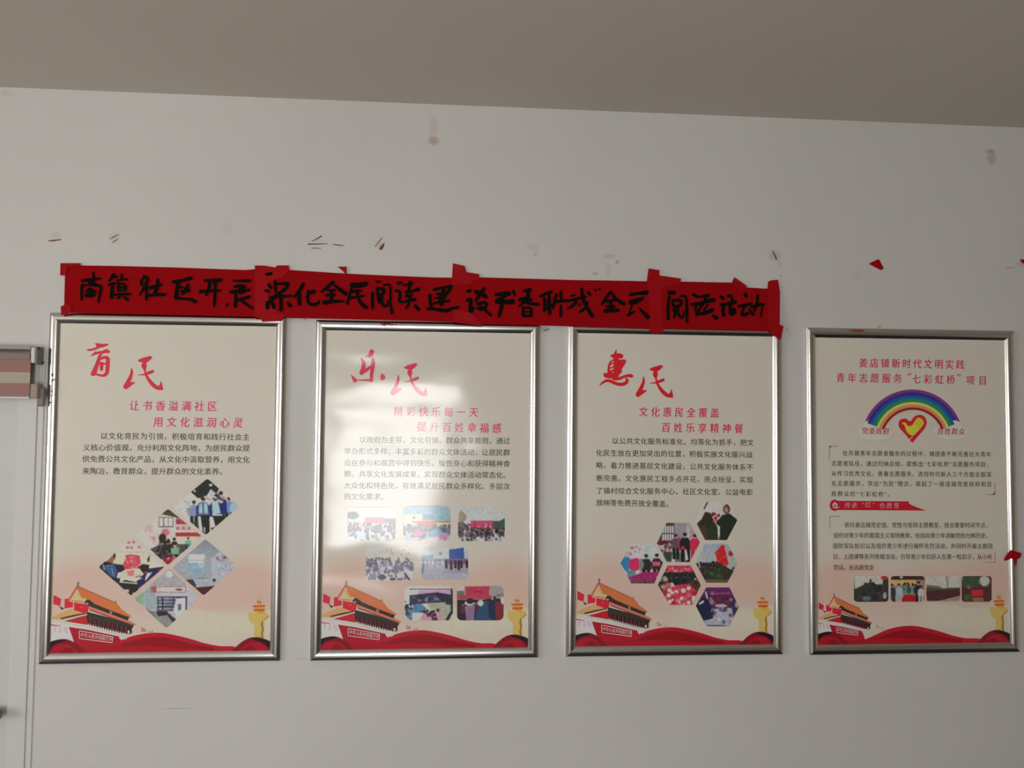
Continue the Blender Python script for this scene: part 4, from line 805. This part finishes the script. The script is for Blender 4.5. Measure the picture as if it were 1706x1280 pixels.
# --- rainbow, clouds, heart emblem, ribbon label and bracket corners of the last poster
cS = (1425, 640, 8.749)
d = Draw(3, cS, YD)
bands = [((100, 36, 92), 743), ((34, 34, 98), 703), ((18, 66, 112), 655), ((24, 88, 100), 618), ((36, 102, 28), 592), ((184, 150, 82), 560), ((176, 104, 66), 524), ((120, 16, 18), 482), (None, 447)]
cx, cy = 832, 823
for (col, r0), (_, r1) in zip(bands, bands[1:]):
    for k in range(40):
        t0, t1 = [math.radians(21+138*q/40) for q in (k, k+1)]
        d.poly([(cx+r*math.cos(t), cy-r*math.sin(t)) for r, t in ((r0, t0), (r0, t1), (r1, t1), (r1, t0))], col)
d.build('rainbow_picture', sheets[3], 'rainbow arch')
for pts, y_ in (([(215, 610, 110, 80), (330, 630, 110, 70), (400, 640, 80, 70), (130, 690, 100, 60), (230, 730, 180, 60), (400, 720, 140, 60), (290, 780, 230, 40)], 0), ([(1440, 610, 110, 80), (1300, 640, 110, 60), (1230, 680, 90, 60), (1380, 700, 200, 80), (1530, 700, 110, 60), (1400, 770, 210, 40)], 0)):
    d = Draw(3, cS, YD-.0003)
    for x, y, rx, ry in pts: d.ell(x, y+8, rx*1.03, ry*1.05, (146, 137, 120))
    for x, y, rx, ry in pts: d.ell(x, y, rx, ry, (158, 151, 136))
    d.build('cloud_picture', sheets[3])
lettering('cloud_caption', 3, (140, 34, 60), [('党委政府', (1441, 718), (1476, 719))], .0190, 'red words on the left cloud', **HEAD)
lettering('cloud_caption', 3, (140, 34, 60), [('百姓群众', (1566.7, 718.7), (1602, 719.6))], .0190, 'red words on the right cloud', **HEAD)
d = Draw(3, cS, YD-.0001)
d.poly(arc([(830, 860), (735, 745), (650, 650), (628, 590), (642, 535), (690, 505), (745, 508), (800, 545), (850, 482), (920, 450), (985, 462), (1030, 510), (1040, 575), (1010, 650), (930, 745), (830, 860)], 5)[:-1], (172, 22, 30))
d.poly(arc([(676, 575), (700, 560), (735, 570), (768, 612), (830, 598), (868, 545), (905, 496), (950, 498), (985, 535), (998, 575), (965, 630), (900, 700), (838, 752), (780, 728), (740, 676), (715, 600), (676, 575)], 5)[:-1], (204, 160, 44))
for x0, y0, x1, y1 in ((945, 520, 878, 592), (972, 548, 905, 622), (990, 582, 925, 655)): d.line(x0, y0, x1, y1, 7, (180, 60, 36))
d.line(790, 808, 836, 762, 9, (176, 160, 140)); d.build('heart_emblem', sheets[3], 'red heart holding a yellow hand')
cT = (1375, 830, 9.749); d = Draw(3, cT, YD)
d.poly([(150, 45), (1370, 55), (1350, 80), (1400, 115), (1500, 155), (1640, 205), (150, 196)], (146, 12, 26)); d.ell(150, 118, 80, 92, (140, 14, 28), 28)
for q in ([(155, 70, 14), (120, 110, 22), (140, 165, 18), (215, 150, 18)], [(155, 75, 22), (190, 115, 20), (165, 140, 14)], [(120, 108, 16), (200, 104, 14)]): d.stroke(q, (214, 130, 136))
d.text('传承', (360, 122), (470, 122), .0165, (206, 110, 118), shear=.12); d.text('“红”', (610, 110), (780, 110), .0165, (206, 110, 118), shear=.12); d.text('色教育', (925, 124), (1155, 124), .0165, (206, 110, 118), shear=.12)
d.build('ribbon_label', sheets[3], 'red pennant with white writing')
gc = (112, 102, 90)
for k, (x, y, dx, dy) in enumerate(((1381, 743, 15, 25), (1658, 825, -14, -21), (1382, 860, 17, 21), (1658.5, 937.5, -17, -18))):
    d = Draw(3, (0, 0, 1), YD); d.poly([(x, y), (x+dx, y), (x+dx, y+math.copysign(1.3, dy)), (x+math.copysign(1.3, dx), y+math.copysign(1.3, dy)), (x+math.copysign(1.3, dx), y+dy), (x, y+dy)], gc)
    if k == 0: d.poly([(1381, 743), (1387, 743), (1381, 749)], (92, 84, 72))
    if k == 1: d.poly([(1658, 825), (1652, 825), (1658, 819)], (110, 60, 52))
    d.build('bracket_corner', sheets[3], 'thin grey bracket corner')

# rust on the left rail of the first poster
V, F = [], []
for (x, y, rx, ry) in ((89.5, 625, 1.6, 3), (92, 633, 2.2, 1.3), (89.6, 635, 1.2, 2), (88.6, 652, 1.4, 1.2), (91, 654, 1.6, .8), (88, 659, 1, 1.2), (92.5, 658, .8, .8), (86.8, 671, 1.4, 1.4), (88.6, 649, 1, .8)):
    c_ = L2(0, x, y); e_ = L2(0, x+rx, y+ry); b = len(V)
    for k in range(8): V.append((c_[0]+(e_[0]-c_[0])*math.cos(k*.785), -.0149, c_[1]+(e_[1]-c_[1])*math.sin(k*.785)))
    F.append(tuple(range(b, b+8)))
o = obj('rust_stain', mesh('rust_stain', V, F), posters[0], principled('rust', (0.16, 0.085, 0.055), 0.8)); o['label'] = 'rusty brown flecks'

# ------------------------------------------------------------------ red banner in four taped sheets
def boff(z): return .004+max(0.0, (CAM[2]+.42-z))*.104
def bpt(px, py, lift=0.0):
    off = .012
    for _ in range(5): off = boff(wp(px, py, off)[2])+lift
    return wp(px, py, off)
bo = bpt(700, 500)
banner = tag(empty('paper_banner', tuple(bo)), 'long red paper banner with black brush writing taped above the posters', 'banner')
def bmesh_from(name, polys, lift, mat, label=None):
    V, F = [], []
    for k, P in enumerate(polys):
        F.append(tuple(range(len(V), len(V)+len(P))))
        for x, y in P: V.append(bpt(x, y, lift+k*4e-6)-bo)
    o = obj(name, mesh(name, V, F), banner, mat)
    if label: o['label'] = label
    return o
STR = [[(108, 443), (112, 442), (200, 443.4), (300, 446), (408, 450), (426, 448.5), (440, 447), (440, 529), (420, 528), (300, 525.2), (119, 521.5), (107, 523), (107, 500), (108, 460)],
       [(425, 443.5), (460, 446), (481, 449.8), (530, 453), (576, 456), (654, 459.6), (721, 462.3), (752, 462.8), (770, 463), (770, 537), (700, 535), (531, 531), (470, 530), (425, 530)],
       [(754, 463), (798, 462.2), (880, 464.5), (958, 466.8), (1010, 467.4), (1075, 468.8), (1092, 469), (1092, 548.6), (1000, 545.6), (900, 542.4), (801, 540.4), (754, 537)],
       [(1078, 469.4), (1133.5, 469.3), (1217, 471), (1244, 479.2), (1278.5, 481.3), (1298, 480.7), (1299.5, 510), (1299, 541), (1286, 552.2), (1282, 551.9), (1105, 548), (1078, 548.3)]]
for k, P in enumerate(STR): bmesh_from('paper_sheet', [P], k*.0004, M_red)
TAPES = [[(100.5, 438.5), (134, 438.5), (133.5, 443.5), (113, 444), (109.5, 459), (100, 459)], [(101, 511), (109, 507), (118, 508), (119, 521), (102, 526)],
         [(424.5, 442.3), (440, 442.6), (458, 445.8), (462, 442.3), (481, 442.3), (482, 451), (470, 462), (448, 470), (446, 500), (462, 520), (474, 524), (473, 528.5), (468, 534.5), (437, 536.5), (433, 529), (424, 528), (425, 480)],
         [(562.6, 444.5), (577, 444.3), (577.5, 458), (573.8, 458), (573.5, 454)], [(754.4, 438.8), (774, 443.4), (777, 453.5), (798.5, 457), (798.5, 465), (780, 474), (752.5, 474), (752.8, 463)],
         [(757, 516), (784, 520), (804, 541.6), (803, 543), (755, 537)], [(1080.3, 447.2), (1098.6, 450.2), (1098.6, 459), (1134.8, 464.4), (1133.5, 471), (1104, 480), (1103.6, 530), (1105.6, 548.4), (1105, 554.8), (1085, 555.7), (1083, 547), (1080.5, 500), (1077.4, 470)],
         [(1223.4, 461.8), (1244.5, 476.6), (1243, 481), (1234, 482), (1218, 473)], [(1279.5, 469.6), (1284.3, 467.4), (1296, 466.2), (1299.6, 486), (1299.2, 541), (1305.6, 544), (1300.8, 566.6), (1286.3, 558), (1279.5, 548), (1279, 510), (1278.6, 484)]]
for P in TAPES: bmesh_from('adhesive_tape', [P], .0022, M_tape, 'shiny red tape')
CH = [
 ((120, 450, 14.217), [[(500,60,36),(505,250,60)],[(240,255,55),(420,230,60),(670,200,38)],[(380,250,60),(470,330,90),(590,370,56)],[(230,360,45),(225,520,50),(220,700,40)],[(230,355,40),(350,360,40),(560,345,50)],[(650,370,50),(690,430,50),(650,580,45),(620,770,30)],[(340,500,50),(420,440,50),(480,500,60),(560,510,36)],[(330,560,30),(500,545,40)],[(320,610,45),(430,622,56),(540,590,36)],[(430,430,40),(430,620,40)],
   [(980,110,60),(930,190,60),(880,260,36)],[(960,150,60),(1070,170,36)],[(880,350,60),(1010,310,46)],[(970,320,50),(940,500,60),(930,650,66)],[(1170,100,36),(1170,200,45)],[(1060,250,40),(1290,220,40)],[(1090,300,40),(1090,500,40)],[(1110,320,36),(1250,330,45),(1260,480,45)],[(1120,410,50),(1290,425,36)],[(1120,480,36),(1240,490,36)],[(1000,590,45),(1150,570,48),(1360,570,46)],[(1130,620,50),(1080,672,42)],[(1230,640,46),(1310,700,56)]]),
 ((220, 450, 14.217), [[(285,155,55),(370,190,60),(340,300,50),(260,450,45),(180,590,30)],[(222,340,60),(212,270,50),(260,195,40)],[(330,330,50),(335,500,50),(335,695,46)],[(600,240,60),(600,380,70),(530,560,56)],[(410,420,60),(540,400,70),(680,350,50)],[(400,605,56),(560,580,60),(760,585,58)],[(985,280,70),(1150,260,60),(1390,190,64)],[(1090,300,60),(1060,450,60),(1040,650,80)],[(1040,670,60),(1200,680,40),(1380,690,56),(1490,750,66)],[(1320,360,60),(1280,460,80),(1190,575,36)],[(1160,500,40),(1330,490,70)],[(1100,410,46),(1200,405,36)]]),
 ((330, 450, 14.217), [[(160,250,50),(350,255,80),(530,235,66)],[(60,510,70),(250,495,50),(510,485,46)],[(270,290,66),(260,430,60),(190,600,40)],[(405,280,55),(400,520,55),(380,850,44)],[(840,255,36),(1210,255,62)],[(860,400,46),(980,370,60),(1110,390,42)],[(780,520,60),(980,500,70),(1210,470,46)],[(990,380,60),(1000,540,66)],[(1080,400,56),(1060,530,56)],[(890,580,50),(880,860,62)],[(890,720,56),(970,700,50),(1200,640,66)],[(1000,700,50),(1150,820,48),(1290,910,40)],[(720,780,22),(670,860,32)]]),
 ((430, 450, 14.217), [[(200,100,56),(310,90,56)],[(240,350,48),(310,420,50)],[(190,490,66),(240,500,56)],[(400,250,42),(400,400,50),(420,510,46)],[(430,330,46),(700,315,62)],[(710,330,52),(640,460,70),(500,540,50),(380,640,80),(230,800,56)],[(300,650,56),(560,620,58),(780,610,46)],[(540,600,60),(540,940,66)],[(230,780,80),(220,890,74)],[(340,790,56),(370,880,74)],[(700,780,46),(760,850,66)],[(1060,340,66),(1000,460,60),(850,640,44)],[(970,560,70),(975,800,70)],[(1180,480,38),(1170,640,55),(1180,780,50),(1280,830,60),(1420,790,58),(1450,720,30)],[(1320,510,75),(1220,540,60),(1150,650,40)]]),
 ((530, 450, 14.217), [[(350,290,65),(200,420,60),(70,520,40)],[(390,360,42),(520,470,65),(650,560,78)],[(230,480,42),(390,480,55)],[(190,600,52),(370,590,62)],[(310,480,60),(310,740,60)],[(150,770,85),(350,740,65),(600,740,44)],[(790,350,78),(950,340,60),(1130,320,76)],[(1120,350,58),(980,390,58),(830,400,40)],[(760,510,52),(920,500,70),(1000,490,46)],[(800,400,42),(740,600,50),(690,800,48)],[(770,660,46),(1080,610,42)],[(920,510,55),(950,680,55),(1030,820,65),(1130,880,76)]]),
 ((610, 455, 16.0), [[(280,230,58),(380,235,42)],[(170,520,52),(165,750,70),(170,940,56)],[(480,320,56),(640,300,40),(650,560,50),(640,800,45),(690,1060,66)],[(300,420,70),(480,410,60),(460,560,60),(290,580,60),(300,430,50)],[(310,600,60),(360,760,88)],[(420,600,48),(410,800,60),(480,890,60),(560,880,50),(580,740,36)],[(850,270,66),(930,260,58)],[(800,470,66),(900,490,60),(900,600,60),(870,760,60),(960,770,46)],[(1010,320,46),(1220,290,58)],[(1170,240,60),(1140,420,60),(1080,620,58)],[(1050,500,56),(1240,490,50),(1390,430,76)],[(1060,620,48),(1150,640,56)],[(960,780,48),(1120,740,70),(1300,700,62)],[(1200,560,46),(1120,860,46),(1060,940,40)],[(1310,870,66),(1390,970,72)]]),
 ((700, 460, 14.217), [[(330,320,58),(500,280,45),(730,240,58)],[(730,260,60),(640,400,60),(480,560,76)],[(560,300,56),(520,450,80),(500,660,86)],[(400,430,46),(620,420,58)],[(340,520,36),(600,500,46)],[(320,650,42),(500,610,58),(690,590,42)],[(230,450,58),(230,600,60),(270,740,58)],[(170,770,50),(400,790,55),(620,830,78),(740,770,52),(890,740,56)]]),
 ((770, 470, 13.12), [[(120,205,56),(170,190,60)],[(110,400,56),(200,370,60),(180,500,65),(180,670,70),(250,560,42)],[(300,210,66),(400,260,70),(300,400,46)],[(480,150,56),(400,230,60),(510,320,72)],[(310,470,38),(530,440,50),(520,560,50),(400,610,58),(320,560,36)],[(350,480,42),(480,600,50),(620,720,46)],[(740,275,56),(900,260,78),(1020,250,76)],[(1000,260,56),(880,340,50),(700,440,60),(900,440,60),(1090,430,92)],[(880,300,60),(870,480,60),(840,620,62),(800,750,48)],[(1110,190,42),(1150,280,48)],[(1480,170,66),(1340,200,42)],[(1260,390,62),(1400,360,78),(1500,390,56)],[(1440,180,58),(1440,450,68)],[(1420,380,58),(1240,530,36)],[(1330,400,42),(1450,470,58),(1670,490,50)],[(1330,560,48),(1330,740,52)],[(1330,560,38),(1510,560,45),(1510,740,52)],[(1340,655,32),(1500,650,32)],[(1330,740,48),(1510,740,48)]]),
 ((890, 470, 15.51), [[(160,370,56),(300,300,65),(440,250,60)],[(260,400,50),(260,750,55)],[(390,300,62),(390,560,65),(400,820,60)],[(270,480,55),(390,480,50)],[(270,580,46),(390,570,46)],[(250,720,56),(380,640,50),(520,560,36)],[(580,320,58),(530,450,55),(480,680,44)],[(560,510,66),(700,490,60),(890,480,56)],[(690,250,56),(690,480,50)],[(690,600,42),(685,870,62)],[(950,360,36),(1040,340,46)],[(880,490,56),(1080,440,60),(1330,380,50)],[(1090,430,60),(1060,560,60),(960,640,66),(860,690,36)],[(1230,180,62),(1240,380,70),(1310,560,70),(1400,720,72),(1500,880,76)],[(1165,580,56),(1175,585,56)],[(1380,520,42),(1300,690,60),(1190,770,54)],[(1390,260,52),(1440,330,58)],[(1578,205,46),(1582,210,46)],[(1690,180,46),(1694,186,46)]]),
 ((980, 470, 14.217), [[(530,240,58),(420,370,55),(330,520,50)],[(570,260,42),(620,380,60),(740,460,70),(850,520,64)],[(450,460,58),(620,430,52)],[(540,450,50),(530,600,58)],[(440,580,56),(600,580,66)],[(400,690,72),(540,670,75),(710,670,60)],[(1010,295,66),(1180,270,50),(1380,250,86)],[(1270,270,66),(1300,262,66)],[(1010,480,86),(1120,460,100),(1280,390,66)],[(1270,400,46),(1000,520,46)],[(1090,700,36),(950,780,62)],[(1200,620,36),(1320,740,58),(1410,830,80)],[(1050,500,36),(960,760,26)]]),
 ((1095, 475, 17.06), [[(340,220,88),(470,220,96)],[(340,330,56),(310,520,75),(310,960,70)],[(650,320,46),(830,300,60),(840,700,75),(850,1050,54)],[(440,440,70),(690,420,70),(660,600,70),(440,610,60),(440,460,50)],[(470,700,80),(520,800,70),(480,920,54)],[(570,620,70),(600,850,60),(690,940,70),(760,870,50),(740,740,36)],[(1020,270,66),(1130,330,76)],[(1210,340,56),(1450,300,76)],[(1400,290,58),(1350,480,60),(1200,680,50),(1130,830,96)],[(990,550,76),(1200,540,80),(1400,460,80),(1600,430,96)],[(1100,590,58),(1090,720,58)],[(1240,820,76),(1400,780,90),(1560,710,92)],[(1440,560,46),(1330,700,46)],[(1600,880,74),(1690,940,86)]]),
 ((1190, 475, 17.06), [[(190,330,66),(250,380,70)],[(400,310,76),(480,300,56)],[(190,560,66),(400,540,80),(600,480,74)],[(510,380,66),(520,500,70),(430,620,56)],[(270,600,76),(240,740,70),(270,850,86)],[(450,690,80),(580,680,70),(580,820,60),(460,830,80),(450,720,80)],[(500,740,100),(530,770,100)],[(880,260,76),(910,320,76)],[(700,600,66),(870,580,80),(1050,530,70)],[(860,620,46),(760,830,60),(870,850,80),(970,800,54)],[(1000,700,56),(1100,850,56)],[(1060,630,56),(1230,560,70),(1400,550,64)],[(1230,290,56),(1230,500,70),(1130,760,44)],[(1370,600,36),(1320,880,40)]])]
for (x0, y0, sc), strokes in CH:
    polys = []
    for q in strokes:
        polys += [[(x0+a_/sc, y0+b_/sc) for a_, b_ in P] for P in stroke2d([(a0, b0, w0*1.34) for a0, b0, w0 in q])]
    bmesh_from('brush_lettering', polys, .0034, M_ink, 'black brush lettering')

# ------------------------------------------------------------------ scraps of tape and torn-off residue on the wall and frames
def scrap(name, label, cat, polys, off, mat, group=None, th=.0006, bulge=0.0):
    c = wp(*np.mean(np.array([p for P in polys for p in P]), 0), off); V, F = [], []
    e = tag(bpy.data.objects.new(name, bpy.data.meshes.new(name)), label, cat, group)
    for P in polys:
        b = len(V); n = len(P)
        for k, (x, y) in enumerate(P): V.append(wp(x, y, off)-c)
        for x, y in P: V.append(wp(x, y, off)-c+np.array((0, th, 0)))
        mid = len(V); mx, my = np.mean(np.array(P), 0); V.append(wp(mx, my, off+bulge)-c)
        for k in range(n):
            F.append((b+k, mid, b+(k+1) % n)); F.append((b+k, b+(k+1) % n, b+n+(k+1) % n, b+n+k))
    me = e.data; me.from_pydata([tuple(map(float, v)) for v in V], [], F); me.update(); me.materials.append(mat)
    COL.objects.link(e); e.location = tuple(c)
    return e
def streaks(L):
    out = []
    for q in L: 
        P = [np.array(p[:2], float) for p in q]; w_ = [p[2] for p in q]
        up, dn = [], []
        for k, p in enumerate(P):
            dd = P[min(k+1, len(P)-1)]-P[max(k-1, 0)]; nn = np.array((-dd[1], dd[0]))/np.hypot(*dd)*w_[k]/2
            up.append(tuple(p+nn)); dn.append(tuple(p-nn))
        out.append(up+dn[::-1])
    return out
scrap('tape_scrap', 'bright red tape scrap alone on the wall above the rainbow poster', 'tape scrap', [[(1447, 439.5), (1462, 432.3), (1465, 432.6), (1472.5, 447.5), (1467.5, 450.3)]], .0012, M_tape, bulge=.0015)
scrap('tape_scrap', 'crumpled red tape scrap wrapped on the right rail of the rainbow poster', 'tape scrap',
      [[(1672.5, 934.5), (1677, 926), (1683, 917.5), (1690, 918), (1697, 920.5), (1702, 922), (1701, 928), (1697, 931.5), (1690, 932), (1684, 931), (1678, 934)], [(1690, 931.5), (1695, 931.5), (1693, 946.5)]], .0185, M_tape, bulge=.003)
scrap('tape_scrap', 'dark red tape scrap cut by the right edge of the photo', 'tape scrap', [[(1699, 433), (1704, 432), (1712, 436), (1710, 442), (1703, 438)]], .0012, M_tape, bulge=.001)
scrap('tape_scrap', 'thin red tape shred on the top rail of the rainbow poster', 'tape scrap', [[(1414, 549.4), (1426, 549.2), (1439, 549), (1438, 553.4), (1430, 552.8)]], .0162, principled('faded_red_tape', (0.38, 0.06, 0.05), 0.5), bulge=.0005)
scrap('tape_scrap', 'red flecks of tape left on the top rail of the second poster', 'tape scrap', streaks([[(634, 538, 1.5), (640, 541, 2.5), (644, 539, 1.5)], [(640, 538, 1), (648, 540, 2.2), (652, 539, 1)], [(652, 542, 1.5), (656, 539.5, 1.2)], [(637, 543, 1.2), (643, 543.6, 1.4)], [(658, 541, 1), (661, 540, 1)]]), .0162, M_tape)
for lab, L, mt in (
  ('red tape residue streak on the wall above the left end of the banner', [[(80, 401.2, 1.2), (89, 401, 2.6), (102, 399, 1.4)]], M_residue_dark),
  ('pair of thin slanted residue lines on the wall above the first poster', [[(183, 398.5, 1), (190, 394.5, 1.6), (198, 390.5, 1)], [(186, 404.5, 1), (192, 401, 1.6), (197, 398, 1)]], M_residue),
  ('dark red residue wedge of three streaks on the wall above the second poster', [[(520, 402, 1), (529, 397.5, 1.8), (536, 392.8, 2.2)], [(513, 407, 2.2), (527, 406.6, 1.7), (546, 406.2, 1)], [(518, 413.4, .8), (526, 413.6, 1.4), (535, 414, .8)]], M_residue_dark),
  ('short flat red residue dash on the wall just right of the wedge of streaks', [[(554, 407, 1), (563, 408.4, 2.2), (574, 409.4, .8)]], M_residue),
  ('slanted residue line beside a small dark red blob on the wall', [[(624.5, 411.5, .8), (630, 404.5, 1.3), (637, 395.8, 1.2)], [(633, 416, 4), (636, 412, 5.5), (640, 405.8, 2)]], M_residue_dark),
  ('thin dark residue line on a pink stain above the right end of the banner', [[(1287.6, 418.4, 1.4), (1291, 426, 2.2), (1294, 432.6, 2)]], M_residue_dark),
  ('small slanted dark scuff on the wall between the second and third posters', [[(905, 551.5, 1), (910, 550, 2.2), (915, 547.6, 1)]], M_residue)):
    scrap('tape_residue', lab, 'tape residue', streaks(L), .0006, mt, 'tape residue on the wall', th=.0005)
